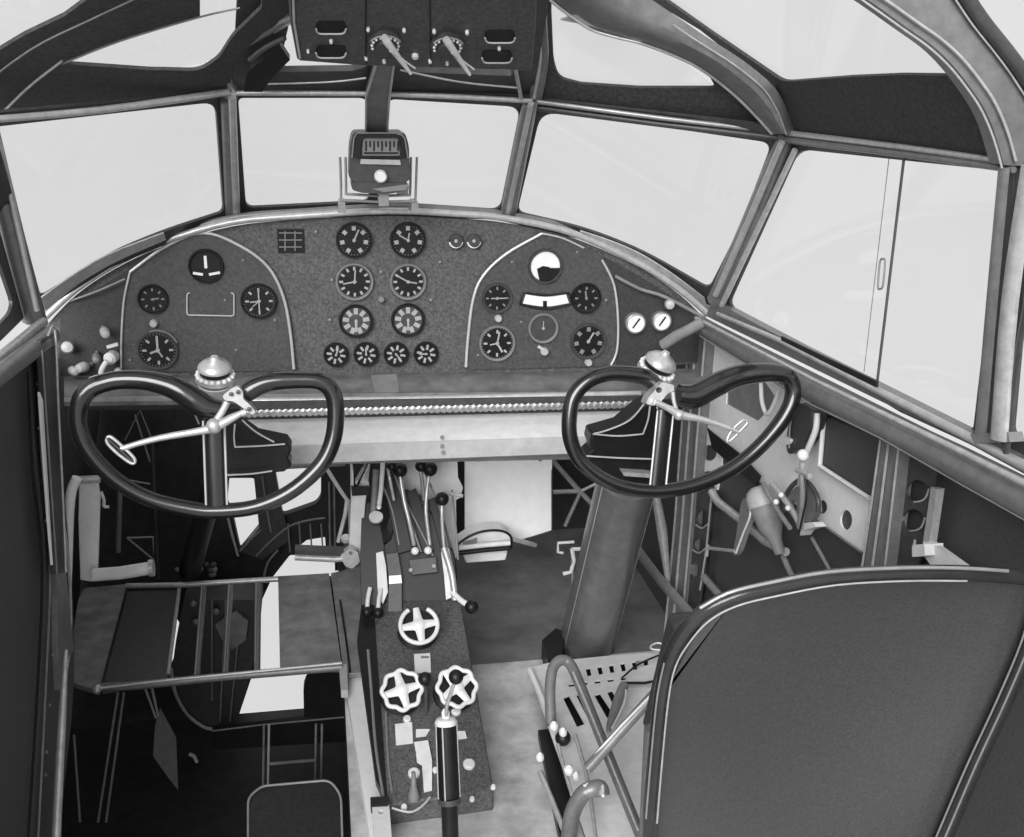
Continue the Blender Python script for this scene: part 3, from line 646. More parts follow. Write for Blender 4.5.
# ================================================================ OVERHEAD PANEL, CENTRE STRUT, COMPASS
OV = plane3(P(290, 22, 'Y1.62'), P(535, 26, 'Y1.62'), P(400, 66, 'Y1.70'))
op = thing('overhead_panel', 'dark electrical switch panel hanging from the roof above the centre windows', 'switch panel', P(412, 20, OV))
slab('panel_plate', [(286, -40), (290, 22), (297, 59), (300, 61), (364, 66), (408, 67), (470, 69), (528, 71), (532, 68), (536, 24), (538, -40)], OV, .05, 'subpanel', op, bevel=.002)
f = lambda d: shift(OV, -d)
def ov_edge(pts, r=1.0, m='piping'): return tube('panel_edge', [(x, y, f(.002)) for x, y in pts], r, m, op, n=6, sm=1)
ov_edge([(292, -40), (294, 22), (300, 58)], 1.3, 'framelight'); ov_edge([(366, 0), (366, 64)], .7, 'black'); ov_edge([(430, 0), (431, 66)], .7, 'black')
for x, y in [(331, 28), (331, 52), (500, 37), (497, 57)]:
    s_ = slab('louvre', rnd([(x-15, y-6), (x+15, y-6), (x+15, y+5), (x-15, y+5)], 5), f(.002), .01, 'black', op)
    tube('louvre_lip', [(x-15, y+1, f(.008)), (x-12, y+5.5, f(.008)), (x, y+6, f(.008)), (x+12, y+5.5, f(.008)), (x+15, y+1, f(.008))], .9, 'midlight', s_, n=6)
def selector(x, y, ex, ey):
    c = P(x, y, f(.0)); ax = -OV[1]; R = wpx(17, c)
    g = MB().lathe([(R, 0), (R, .006), (R*.9, .008), (R*.55, .008), (R*.5, .014), (0, .014)], c, ax, 28).build('selector_switch', 'dark', op)
    u = V((1, 0, 0)); w = ax.cross(u).normalized(); w = w if w.z > 0 else -w
    b = MB()
    for i in range(11):
        a = math.radians(-110+i*22); b.ball(c+ax*.009+(u*math.sin(a)+w*math.cos(a))*R*.78, R*.09, 6)
    b.build('contact_stud', 'bright', g)
    b = MB()
    for i in range(12):
        a0, a1 = math.radians(-60+i*10), math.radians(-50+i*10); b.bar(c+ax*.01+(u*math.sin(a0)+w*math.cos(a0))*R*.98, c+ax*.01+(u*math.sin(a1)+w*math.cos(a1))*R*.98, .002, .001, ax)
    b.build('scale_arc', 'midlight', g)
    q = [P(x, y-3, f(.014)), P(x+2, y+1, f(.03)), P(ex, ey, f(.05))]
    MB().tube(q, [.006, .006, .0024], 10).build('switch_lever', 'midlight', g)
    MB().tube([q[1]+V((.004, 0, -.012)), q[2]+V((.006, 0, .008))], .0016, 8).build('lever_guard', 'midlight', g)
selector(385, 41, 411, 74); selector(447, 43, 470, 75)
for x, y, r in [(331, 40, 1.8), (499, 47, 1.8), (415, 55, 3.5), (368, 28, 1.8), (404, 29, 1.8), (434, 30, 2), (467, 31, 2), (366, 57, 1.6), (384, 60, 1.8), (402, 59, 1.8), (430, 60, 1.8), (447, 62, 1.6), (308, 50, 1.3)]:
    knob(x, y, r, 'bright', op, f(.0), .006, 'screw', -OV[1])
# centre strut from the roof to the compass
TS([(378, 62), (395, 62), (390, 96), (388, 134), (365, 134), (366, 98)], shift(RCF, -.03), .02, 'frame')
T([(377, 62, shift(RCF, -.034)), (366, 97, shift(RCF, -.034)), (366, 134, shift(RCF, -.034))], 1.2, 'alu', sm=1)
T([(394, 64, shift(RCF, -.034)), (389.5, 97, shift(RCF, -.034)), (387, 134, shift(RCF, -.034))], 1.2, 'alu', sm=1)
# compass
cp = thing('magnetic_compass', 'black magnetic compass on a pale stand in the middle of the windscreen', 'compass', P(380, 210, 'Y2.16'))
CP = 'Y2.10'
slab('housing', rnd([(353, 132), (405, 132), (409, 146), (410, 180), (404, 183), (354, 182), (349, 178), (350, 146)], 5), 'Y2.09', .09, 'dark', cp, bevel=.003)
fw = slab('window_rim', rnd([(354, 134), (405, 134), (408, 158), (352, 158)], 6), 'Y2.078', .012, 'black', cp, holes=[rnd([(362, 138), (400, 138), (402, 156), (360, 156)], 4)], bevel=.001)
tube('rim_edge', [(x, y, 'Y2.076') for x, y in rnd([(354, 134), (404, 134), (408, 158)], [0, 7, 0])][1:], .8, 'bezel', fw, n=6, sm=1)
tube('rim_edge', [(352, 158, 'Y2.076'), (354, 138, 'Y2.076'), (357, 133, 'Y2.076'), (404, 133, 'Y2.076')], .8, 'bezel', fw, n=6, sm=1)
slab('card', [(363, 138), (398, 138), (400, 156), (362, 156)], 'Y2.086', .003, 'bezel', cp)
mb = MB()
for i in range(9):
    x = 366+i*4; mb.bar(P(x, 141, 'Y2.084'), P(x, 147 if i % 2 else 151, 'Y2.084'), .003, .001, V((0, -1, 0)))
mb.bar(P(364, 153, 'Y2.084'), P(398, 153, 'Y2.084'), .003, .001, V((0, -1, 0))); mb.build('card_marks', 'black', cp)
slab('label_plate', [(361, 159), (400, 160), (401, 165), (360, 164)], 'Y2.083', .004, 'midlight', cp)
knob(380.5, 176, 6.5, 'white', cp, 'Y2.085', .016, 'adjusting_knob')
slab('flange', rnd([(351, 182), (409, 183), (404, 191), (390, 194), (362, 193), (352, 190)], 3), 'Y2.085', .07, 'dark', cp, bevel=.002)
slab('flange_edge', [(372, 189), (409, 184), (406, 190), (384, 192)], 'Y2.083', .004, 'bezel', cp)
for xs_ in ((340, 341, 341), (345.5, 346, 346), (417, 416, 415), (411, 410.5, 410)):
    tube('stand_upright', [(xs_[0], 157, 'Y2.13'), (xs_[1], 185, 'Y2.13'), (xs_[2], 210 if xs_[0] in (340, 417) else 195, 'Y2.13')], 1.3, 'tube', cp, n=8, sm=1)
tube('stand_crossbar', [(346, 194, 'Y2.12'), (380, 196, 'Y2.12'), (411, 195, 'Y2.12')], 1.4, 'tube', cp, n=8, sm=1)
tube('stand_crossbar', [(341, 200, 'Y2.12'), (380, 202, 'Y2.12'), (416, 201, 'Y2.12')], 1.4, 'tube', cp, n=8, sm=1)
for x in (342, 415): slab('stand_foot', [(x-3, 202), (x+3, 202), (x+4, 213), (x-4, 213)], 'Y2.12', .06, 'tube', cp)
slab('stand_lug', [(379, 194), (389, 194), (389, 206), (379, 206)], 'Y2.10', .05, 'tube', cp)
slab('stand_lug', [(397, 186), (409, 186), (408, 194), (397, 194)], 'Y2.12', .03, 'tube', cp)

# ================================================================ BETWEEN THE COLUMNS
sh_ = slab('map_screen', rnd([(465, 452), (552, 448), (552, 530), (520, 540), (465, 548)], 1), 'Y2.50', .012, 'zinc'); tag(sh_, 'pale upright metal sheet hanging under the crossbeam behind the pedestal', 'metal sheet')
for x in (478, 540): tube('hanger_strap', [(x, 460, 'Y2.50'), (x, 425, 'Y2.40'), (x, 403, 'Y2.24')], 2, 'mid', sh_, sm=1)
tube('sheet_edge', [(466, 548, 'Y2.495'), (520, 541, 'Y2.495'), (552, 531, 'Y2.495'), (552, 470, 'Y2.495')], .8, 'dark', sh_, n=6, sm=1)
sh_ = slab('support_panel', [(424, 452), (457, 452), (458, 478), (463, 488), (460, 498), (456, 500), (457, 556), (452, 566), (440, 520), (428, 500), (404, 520), (398, 452)], 'Y2.42', .02, 'zinc'); tag(sh_, 'bright white narrow bracket plate behind the throttle levers', 'bracket')
def pedal(name, label, plate, tubes, pl, holes=(), m='midlight'):
    t = thing('rudder_pedal', label, 'pedal', P(*plate[-1], pl))
    slab('pedal_arm', plate, pl, .02, m, t, holes=holes, bevel=.002)
    for (pts, r, mm) in tubes: tube('foot_bar', [(x, y, pl2) for x, y, pl2 in pts], r, mm, t, n=14, sm=1)
    return t
p1 = pedal('', 'rudder pedal with pale arm and horizontal foot tube at far left behind the left wheel', [(79, 482), (97, 484), (99, 500), (97, 570), (92, 582), (80, 580), (78, 520)], [([(93, 575, 'Y2.2'), (120, 573, 'Y2.2'), (151, 568, 'Y2.2')], 6.5, 'zinc')], 'Y2.22', m='zinc')
tube('hinge_tube', [(76, 480, 'Y2.2'), (100, 479, 'Y2.2')], 4, 'framelight', p1, sm=1)
MB().lathe([(.019, -.006), (.019, .004)], P(152, 568, 'Y2.2'), V((1, 0, .05)), 16).build('end_disc', 'framelight', p1)
tube('hook', [(101, 492, 'Y2.2'), (104, 500, 'Y2.2'), (104, 506, 'Y2.2'), (109, 507, 'Y2.2')], 1.6, 'bright', p1)
p2 = pedal('', 'rudder pedal with pale slotted arm and foot bar left of the pedestal', [(350, 456), (372, 456), (366, 500), (360, 562), (352, 566), (349, 545), (351, 500)], [([(295, 557, 'Y2.26'), (335, 559, 'Y2.26'), (346, 558, 'Y2.26')], 3.4, 'framelight')], 'Y2.28', m='bright', holes=[[(355, 482), (369, 482), (369, 486), (355, 486)]])
slab('arm_yoke', rnd([(340, 556), (350, 548), (358, 552), (360, 562), (352, 569), (345, 566)], 2), 'Y2.25', .02, 'alu', p2, holes=[circ(351, 553, 2, n=8)])
slab('arm_band', [(351, 487), (370, 487), (369, 495), (352, 496)], 'Y2.27', .01, 'black', p2)
slab('foot_plate', [(295, 550), (345, 552), (345, 556), (295, 554)], 'Y2.255', .03, 'dark', p2)
p3 = thing('rudder_pedal', 'rudder pedal with hooded pale tread right of the pedestal, under the pale sheet', 'pedal', P(485, 555, 'Z0'))
slab('tread_hood', sm2([(459, 543), (470, 536), (485, 531.5), (500, 531), (509, 535), (511, 541)], 4)+[(511, 548), (459, 552)], 'Y2.42', .05, 'bright', p3, bevel=.004)
tube('hood_edge', [(458, 544, 'Y2.415'), (470, 536, 'Y2.415'), (485, 531, 'Y2.415'), (502, 531, 'Y2.415'), (511, 537, 'Y2.415'), (511, 548, 'Y2.415')], 1.3, 'black', p3)
tube('tread_bar', [(459, 548, 'Y2.40'), (485, 545, 'Y2.40'), (510, 543, 'Y2.40')], 2.6, 'bright', p3, sm=1)
tube('tread_bar', [(459, 553, 'Y2.40'), (485, 550, 'Y2.40'), (510, 548, 'Y2.40')], 2.4, 'black', p3, sm=1)
tube('pedal_arm', [(513, 539, 'Y2.42'), (516, 540, 'Y2.42'), (535, 545, 'Y2.48')], 2.5, 'framelight', p3, sm=1)
slab('tread_slot', [(463, 543), (477, 538), (477, 544), (463, 547)], 'Y2.415', .004, 'mid', p3)
slab('pedal_base', [(462, 553), (508, 550), (506, 560), (466, 563)], 'Y2.42', .02, 'bright', p3, bevel=.003)
t = thing('rudder_pedal', 'small pale pedal bracket on the floor just left of the big right column tube', 'pedal', P(566, 580, 'Z0'))
tube('floor_stem', [(572, 560, 'Y2.5'), P(572, 600, 'Y2.5')*1.0 if False else (573, 590, 'Y2.5')], 1.6, 'mid', t, sm=1)
tube('bracket_loop', [(574, 542, 'Y2.5'), (558, 543, 'Y2.5'), (558, 552, 'Y2.5'), (563, 553, 'Y2.5')], 1.6, 'bright', t, sm=1)
tube('pedal_arm', [(572, 549, 'Y2.5'), (574, 560, 'Y2.5'), (571, 572, 'Y2.5'), (563, 574, 'Y2.5')], 2.2, 'bright', t, sm=1)
tube('foot_bar', [(572, 549, 'Y2.5'), (582, 549, 'Y2.5')], 2, 'bright', t, sm=1)
# lattice of pale struts behind
t = thing('strut_frame', 'thin pale crossing struts in the dark gap left of the right column', 'frame', P(580, 524, 'Y2.8'))
for pts, r in [([(552, 460), (576, 487), (594, 506)], 2.6), ([(553, 492), (582, 491)], 2.4), ([(581, 491), (565, 526)], 2.0), ([(581, 491), (600, 482)], 1.6)]:
    tube('strut', [(x, y, 'Y2.8') for x, y in pts], r, 'framelight', t, sm=1)
t = thing('strut_frame', 'bent pale tube brace between the left wheel and the slotted pedal arm', 'frame', P(340, 545, 'Y2.4'))
tube('brace', [(325, 466, 'Y2.4'), (340, 490, 'Y2.4'), (347, 500, 'Y2.4'), (345, 515, 'Y2.4'), (338, 542, 'Y2.4')], 2, 'bright', t, sm=1)
tube('brace', [(349, 500, 'Y2.4'), (350, 540, 'Y2.4')], 1.4, 'framelight', t, sm=1)
MB().lathe([(.012, -.004), (.012, .006)], P(346, 539, 'Y2.4'), V((0, -.3, 1)), 14).build('foot_pad', 'bright', t)
# ================================================================ PEDESTAL
pd = thing('control_pedestal', 'dark engine control pedestal with throttle levers and trim wheels in the middle of the floor', 'pedestal', P(425, 800, 'Z0'))
# body: side profile extruded between two sides; sloping top
def pbox(name, tl, tr, br, bl, m, drop, par=pd, bev=.004):
    a = [tl, tr, br, bl]; vs = a+[p+V((0, 0, 0))-V((0, 0, p.z-d)) for p, d in zip(a, [drop]*4)]
    return MB().add(vs, [(0, 1, 2, 3), (7, 6, 5, 4), (0, 4, 5, 1), (1, 5, 6, 2), (2, 6, 7, 3), (3, 7, 4, 0)]).build(name, m, par, bev)
TOP = plane3(P(400, 800, 'Z.05'), P(480, 790, 'Z.05'), P(420, 600, 'Z.22'))
pbox('lower_body', P(366, 600, TOP), P(461, 600, TOP), P(494, 790, TOP), P(384, 806, TOP), 'panel', 0.0)
TP = shift(TOP, -.002)
# quadrant tower
TQ = plane3(P(380, 600, TOP), P(455, 600, TOP), P(420, 500, 'Z.42'))
vs = LP([(377, 606), (459, 606), (456, 560), (450, 540), (440, 524), (428, 508), (412, 500), (400, 502), (390, 540), (382, 546), (374, 560)], TQ)
MB().slab(vs, V((0, .12, -.02))).build('quadrant_body', 'black', pd, bevel=.003)
Q = lambda d: shift(TQ, -d)
def qs(name, pts, m, d, th=.006, bev=.001, par=pd): return slab(name, pts, Q(d), th, m, par, bevel=bev)
qs('side_cheek', [(362, 505), (376, 500), (384, 545), (382, 620), (362, 640), (360, 560)], 'black', .012, .03)
for bl_ in ([(383, 480), (397, 478), (404, 510), (412, 550), (398, 554), (391, 520)], [(407, 492), (416, 488), (424, 512), (434, 550), (423, 553), (414, 520)], [(428, 500), (436, 496), (445, 522), (452, 548), (442, 552)]):
    qs('lever_blade', bl_, 'black', .014, .008)
slab('side_plate', [(362, 600), (374, 600), (376, 640), (388, 806), (376, 780), (357, 640)], shift(TOP, -.002), .02, 'black', pd)
for pts in ([(380, 478), (392, 510), (399, 545)], [(393, 470), (410, 520), (421, 552)], [(405, 500), (420, 530), (433, 556)], [(424, 470), (440, 510), (449, 555)], [(452, 490), (456, 530), (458, 560)]):
    tube('slot_edge', [(x, y, Q(.012)) for x, y in pts], 1.1, 'mid', pd, n=6)
# curved sectors
qs('sector_plate', [(376, 553), (383, 551), (386, 565), (388, 592), (383, 604), (378, 598)], 'bright', .03)
qs('drum', [(386, 554), (398, 552), (402, 575), (402, 612), (388, 612), (389, 580)], 'dark', .024)
qs('sector_plate', [(441, 552), (449, 548), (453, 565), (455, 596), (446, 600), (444, 575)], 'bright', .022)
slab('drum_band', [(389, 576), (401, 575), (402, 583), (389, 584)], Q(.027), .004, 'framelight', pd)
qs('stop_block', [(409, 560), (436, 557), (438, 572), (412, 575)], 'dark', .02)
for x, y in [(415, 551), (428, 550.5)]:
    c = P(x, y, Q(.03)); MB().ball(c, wpx(4, c)).build('release_button', 'white', pd)
for x, y in [(411, 570), (434, 566)]:
    c = P(x, y, Q(.026)); MB().ball(c, wpx(2.4, c), 8).build('stop_screw', 'midlight', pd)
def lever(pts, r, bx_, by_, br_, m='tube', pl0=.03, label=None, bm='black'):
    L_ = tube('control_lever', [(x, y, Q(d)) for x, y, d in pts], r, m, pd, n=10)
    if label: L_['label'] = label
    c = P(bx_, by_, Q(pts[0][2])); MB().ball(c, wpx(br_, c), 14).build('ball_knob', bm, L_); return L_
lever([(400, 475, .05), (404, 500, .04), (410, 525, .03), (414, 545, .01)], 2.2, 400, 470, 7.5, 'framelight')
lever([(388, 468, .05), (390, 480, .05), (394, 500, .03)], 1.6, 392, 466, 5.5, 'framelight')
lever([(429, 476, .05), (427, 490, .04), (426, 512, .03), (430, 545, .01)], 2.0, 430, 469, 7.5, 'framelight')
lever([(420, 466, .05), (422, 480, .04), (424, 500, .02)], 2, 421, 466, 6, 'tube')
lever([(442, 502, .06), (442, 520, .05), (444, 545, .03), (446, 555, .02)], 1.8, 442, 499, 7, 'framelight')
lever([(472, 606, .06), (463, 602, .05), (452, 592, .03)], 3, 471.5, 607, 7, 'bright')
for x, y, r in [(367, 612, 5.5), (378, 613, 5.5)]:
    lever([(x, y-2, .05), (x+1, y-14, .04), (x+3, y-24, .03)], 2.2, x, y, r, 'bright')
tube('curved_link', [(444, 548, Q(.03)), (452, 575, Q(.035)), (455, 600, Q(.03))], 3.4, 'framelight', pd)
tube('side_link', [(376, 470, Q(.03)), (374, 500, Q(.03)), (373, 520, Q(.03))], 3.2, 'mid', pd, sm=1)
tube('side_link', [(383, 462, Q(.035)), (381, 490, Q(.035)), (379, 505, Q(.035))], 2.4, 'bright', pd, sm=1)
c = P(376, 518, Q(.04)); MB().lathe([(wpx(7, c), 0), (wpx(7, c), .006)], c, V((0, -.5, 1)), 18).build('friction_cap', 'bright', pd)
c = P(379, 507, Q(.04)); MB().ball(c, wpx(2.6, c), 8).build('link_ball', 'white', pd)
tube('cross_bolt', [(442, 492, Q(.02)), (463, 496, Q(.02))], 2, 'midlight', pd, sm=1)
# trim hand wheels
def handwheel(x, y, r, label, tilt, rot=0, missing=False, up=.05):
    pl = shift(TOP, -up); c = P(x, y, pl); ax = (-TOP[1]+V(tilt)).normalized(); R = wpx(r, c)
    u = V((1, 0, 0)); u = (u-ax*u.dot(ax)).normalized(); w = ax.cross(u)
    if w.z < 0: w = -w
    pt = lambda rr, a: c+(u*math.cos(a)+w*math.sin(a))*rr
    n = 64; g = tube_ = MB()
    ring = [pt(R*(.93+.055*math.cos(8*(2*math.pi*i/n))), 2*math.pi*i/n) for i in range(n)]
    if missing: ring = [pt(R*.93, math.radians(120+i*300/40)) for i in range(41)]
    o = MB().tube(ring, R*.115, 10, not missing).build('trim_wheel', 'white2', pd); o['label'] = label
    sp = MB()
    for k in range(4):
        a = rot+k*math.pi/2+.1; sp.tube([pt(0, a), pt(R*.35, a), pt(R*.9, a)], [R*.32, R*.22, R*.15], 8, flat=(ax, .45))
    sp.lathe([(R*.3, -.006), (R*.3, .006), (R*.14, .010)], c, ax, 20); sp.build('wheel_spokes', 'white2', o)
    MB().lathe([(R*.86, -.012), (R*.86, -.03), (R*1.02, -.035), (R*1.02, -up*.98)], c, ax, 32).build('wheel_drum', 'black', o)
    return o
M['white2'] = mat('cast_white_metal', .72, .45, .1, .06)
handwheel(419, 625, 20, 'pale trim wheel nearest the throttle levers', (0, -.5, .0), 0, True)
handwheel(402, 690, 20.5, 'pale trim wheel at the left of the lower pair', (0, -.5, 0), .12)
handwheel(457, 687, 20.5, 'pale trim wheel at the right of the lower pair, behind the pump cylinder', (.1, -.5, 0), .5)
def lab(pts, m='bright', d=0): return slab('data_plate', pts, shift(TP, -d), .003, m, pd)
lab([(414, 654), (430, 653), (431, 672), (415, 673)]); lab([(395, 724), (412, 722), (413, 743), (396, 745)]); lab([(416, 729), (430, 729), (426, 736), (416, 737)])
lab([(457, 731), (465, 731), (467, 738), (458, 739)])
lab([(414, 742), (428, 740), (432, 760), (432, 790), (424, 792), (422, 765), (417, 762), (416, 752)], 'bright', .006)
lab([(421, 656), (429, 656), (429, 658), (421, 658)], 'mid', .001)
for x, y, r in [(469, 765, 6), (414, 774, 6), (456, 712, 5), (407, 720, 4), (404, 808, 3.2), (493, 788, 2.6), (472, 800, 2.6), (435, 771, 3)]: knob(x, y, r, 'bright', pd, TOP, .008, 'cap_bolt', -TOP[1])
for pts, r in [([(368, 650), (372, 700), (376, 750), (384, 800)], 1.5), ([(386, 712), (388, 760), (392, 792)], 1.2)]: tube('edge_rib', [(x, y, TP) for x, y in pts], r, 'bezel', pd, n=6)
c = P(425, 680, shift(TOP, -.06)); lv = tube('control_lever', [(425, 680, shift(TOP, -.07)), (426, 697, shift(TOP, -.03)), (426, 712, TOP)], 2.4, 'dark', pd); MB().ball(P(425, 679, shift(TOP, -.07)), wpx(7, c)).build('ball_knob', 'black', lv)
# foot of the pedestal with fittings
tube('cable_loop', [(392, 808, shift(TOP, -.01)), (410, 812, shift(TOP, -.01)), (422, 806, shift(TOP, -.01)), (430, 797, shift(TOP, -.01))], 1.2, 'midlight', pd)
c = P(414, 800, TOP); MB().lathe([(wpx(5, c), 0), (wpx(6, c), .01), (wpx(3, c), .03), (wpx(2, c), .06)], c, V((0, .1, 1)), 16).build('drain_cock', 'mid', pd)
# hand pump cylinder standing before the pedestal
hp = thing('hand_pump', 'black upright hand pump cylinder with pale collar in front of the right trim wheel', 'pump', P(450, 830, 'Z0'))
a, b = P(446, 722, 'Y1.60'), P(449, 797, 'Y1.56')
r = wpx(10.5, a); ax = (b-a).normalized()
MB().tube([a, b], [r, r*1.05], 28).build('cylinder', 'black', hp, bevel=.003)
MB().lathe([(r*1.05, -.004), (r*1.1, 0), (r*.9, .006), (r*.5, .008)], a, -ax, 28).build('collar', 'bright', hp)
MB().lathe([(r*.35, 0), (r*.4, .014), (r*.2, .02)], a-ax*.004, -ax, 20).build('gland_nut', 'white', hp)
for s in (-1, 1): MB().tube([a+V((s*r*.98, -.004, 0)), b+V((s*r*1.02, -.004, 0))], .0016, 6).build('tie_rod', 'framelight', hp)
MB().tube([a+V((-r*.45, -r*.9, 0)), b+V((-r*.45, -r*.95, 0))], .0016, 6).build('tie_rod', 'framelight', hp)
MB().lathe([(r*1.12, 0), (r*1.12, .01)], b, ax, 28).build('base_ring', 'dark', hp)
MB().tube([b, V((P(452, 872, 'Y1.54').x, P(452, 872, 'Y1.54').y, 0))], [r*.8, r*.8], 20).build('pump_stem', 'black', hp)
q = [P(446, 716, 'Y1.60'), P(447, 704, 'Y1.59'), P(452, 690, 'Y1.58'), P(456, 677, 'Y1.57')]
MB().tube(q, .0035, 10).build('pump_lever', 'framelight', hp); MB().ball(q[-1], wpx(7.5, q[-1]), 14).build('ball_knob', 'black', hp)
# pale rail on the floor left of the pedestal, with the clip plate at its near end
rl = MB().slab(LP([(343, 668), (369, 668), (391, 850), (372, 850)], 'Z.03'), V((0, 0, -.045))).build('floor_rail', 'zinc'); tag(rl, 'pale flat rail along the floor edge left of the pedestal', 'rail')
t = thing('rail_clip', 'small pale clip with holes at the near end of the floor rail', 'clip', P(380, 818, 'Z.04'))
slab('clip_plate', [(372, 804), (389, 803), (392, 840), (374, 840)], 'Z.06', .02, 'bright', t, holes=[circ(381, 812, 3, 2.2, 10)])
slab('clip_hinge', rnd([(370, 797), (388, 796), (389, 804), (371, 805)], 2), 'Z.065', .02, 'black', t)
# ================================================================ RIGHT SIDE WALL FITTINGS
R0, R1, R2 = 'X.715', 'X.70', 'X.68'
def ts(name, label, cat, pts, pl, th, m, **k): return tag(slab(name, pts, pl, th, m, **k), label, cat)
def tt_(name, label, cat, pts, r, m, **k): return tag(tube(name, pts, r, m, **k), label, cat)
# bright zinc web plate with the lightening holes
t = thing('web_plate', 'bright side web plate with round lightening holes under the right sill, behind the right wheel', 'plate', P(760, 560, 'X.70'))
slab('web_panel', [(698, 330), (735, 352), (800, 392), (824, 410), (819, 466), (869, 500), (861, 552), (812, 517), (790, 500), (762, 484), (738, 467), (722, 453), (721, 470), (717, 490), (700, 493), (690, 493)], R0, .004, 'zinc', t,
   holes=[circ(709, 453, 7.5, 8), [(727, 384), (763, 379), (778, 400), (758, 421), (726, 404)], circ(822, 507, 5, 7), circ(846, 520, 6, 10), circ(717, 380, 8, 5), circ(708, 477, 7, 6)])
tube('panel_flange', [(824, 414, R1), (820, 466, R1), (869, 498, R1)], 2.6, 'white2', t, sm=1)
tube('panel_flange', [(812, 517, R1), (861, 552, R1)], 1.2, 'mid', t, sm=1)
ts('wall_pad', 'mid grey pad in the upper opening of the bright web plate', 'pad', [(727, 384), (763, 379), (778, 400), (758, 421), (726, 404)], 'X.718', .002, 'mid')
ts('wall_pad', 'large dark cloth panel between the bright flange and the rear wall rib', 'pad', [(827, 418), (884, 440), (871, 496), (823, 464)], 'X.705', .01, 'pad')
ts('wall_strap', 'broad black strap slanting across the bright plate behind the right wheel', 'strap', [(707, 428), (714, 434), (742, 456), (760, 476), (756, 486), (736, 470), (712, 448)], R1, .003, 'black')
tt_('diagonal_brace', 'pale diagonal brace tube low on the right wall behind the hand crank', 'brace', [(712, 492, R1), (718, 502, R1), (740, 519, R1), (765, 541, R1), (786, 552, R1)], 4.4, 'framelight', sm=1)
tt_('clip_strip', 'pale vee shaped clip hanging under the sill', 'clip', [(761, 383, R2), (762, 402, R2), (767, 414, R2), (774, 404, R2), (780, 386, R2)], 2.2, 'bright')
t = thing('leather_pouch', 'dark pointed leather pouch hanging below the right sill', 'pouch', P(795, 420, 'X.67'))
slab('pouch_body', sm2([(793, 404), (811, 410), (808, 430), (799, 446), (789, 454), (786, 444), (788, 425)], 4, True), 'X.67', .03, 'leather', t, bevel=.003)
tube('pouch_seam', [(794, 408, 'X.667'), (790, 426, 'X.667'), (789, 448, 'X.667')], 1, 'mid', t)
slab('buckle', rnd([(778, 437), (785, 436), (791, 440), (788, 445), (779, 443)], 2), 'X.665', .012, 'bright', t)
tt_('hose', 'curved pale strap hose beside the leather pouch, ending on a round ball', 'hose', [(817, 413, R2), (816, 428, R2), (811, 442, R2), (805, 456, R2)], 3.2, 'white2')
# engine primer / lever unit
t = thing('lever_unit', 'hand lever unit with pale ball and arched bracket at the middle of the right wall', 'lever', P(805, 545, 'X.66'))
c = P(803, 455, 'X.66'); MB().ball(c, wpx(6, c)).build('ball_grip', 'bright', t)
tube('lever_neck', [(803, 462, 'X.66'), (802, 472, 'X.66'), (801, 486, 'X.66')], [4, 3, 4], 'framelight', t)
tube('lever_arm', [(802, 474, 'X.655'), (803, 500, 'X.655'), (800, 528, 'X.655')], 3.4, 'mid', t)
tube('lever_edge', [(805, 478, 'X.65'), (806, 500, 'X.65'), (799, 533, 'X.65')], 1, 'black', t)
tube('arch_bracket', [(784, 512, 'X.67'), (786, 496, 'X.67'), (794, 484, 'X.67'), (803, 480, 'X.67'), (812, 487, 'X.67'), (818, 500, 'X.67'), (818, 512, 'X.67')], 2.6, 'dark', t)
slab('quadrant', sm2([(788, 512), (790, 494), (802, 484), (814, 494), (817, 512)], 4)+[(808, 525), (796, 522)], 'X.68', .01, 'mid', t, holes=[circ(793, 506, 4, 6, 10)])
tube('pivot_bolt', [(797, 470, 'X.655'), (810, 476, 'X.655')], 2.8, 'framelight', t, sm=1)
tube('link_rod', [(772, 484, 'X.66'), (783, 497, 'X.66'), (795, 515, 'X.66'), (801, 528, 'X.66')], 3.2, 'framelight', t)
tube('link_rod', [(763, 483, 'X.65'), (770, 497, 'X.65'), (779, 512, 'X.65'), (790, 528, 'X.65')], 2.6, 'mid', t)
for x, y in [(781, 495), (776, 502), (788, 508)]: c = P(x, y, 'X.648'); MB().ball(c, wpx(3, c), 8).build('joint_nut', 'bright', t)
slab('foot_lug', rnd([(800, 524), (812, 522), (816, 527), (804, 530), (800, 536)], 1), 'X.66', .02, 'bright', t)
t = thing('crank_handle', 'flat bladed hand crank with a bent pin low on the right wall', 'crank', P(735, 553, 'X.64'))
slab('crank_blade', sm2([(746, 498), (751, 502), (750, 515), (744, 532), (737, 552), (733, 554), (736, 536), (739, 515), (742, 501)], 3, True), 'X.64', .012, 'mid', t)
tube('blade_edge', [(750, 503, 'X.637'), (750, 516, 'X.637'), (743, 534, 'X.637'), (736, 553, 'X.637')], 1.1, 'bright', t, n=6)
tube('crank_pin', [(735, 551, 'X.64'), (708, 548, 'X.64')], 1.8, 'framelight', t, sm=1)
tube('crank_pin_end', [(708, 545, 'X.64'), (707, 556, 'X.64')], 1.4, 'framelight', t, sm=1)
t = thing('gear_motor', 'domed pale gear housing with dark tail beside the hand crank', 'gear housing', P(765, 520, 'X.67'))
a, b = P(760, 492, 'X.66'), P(777, 545, 'X.68'); r = wpx(16, a); ax = (b-a).normalized()
MB().lathe([(r*.5, -r*.35), (r*.85, -r*.1), (r, r*.25), (r, r*.9)], a, ax, 26).build('dome', 'midlight', t)
MB().lathe([(r*1.0, r*.9), (r*.95, r*1.2), (r*.8, r*2.2), (r*.45, r*3.0), (r*.3, r*4)], a, ax, 26).build('tail', 'mid', t)
for i, (x, y, l) in enumerate([(776, 575, 'nearer'), (845, 555, 'farther')]): pass
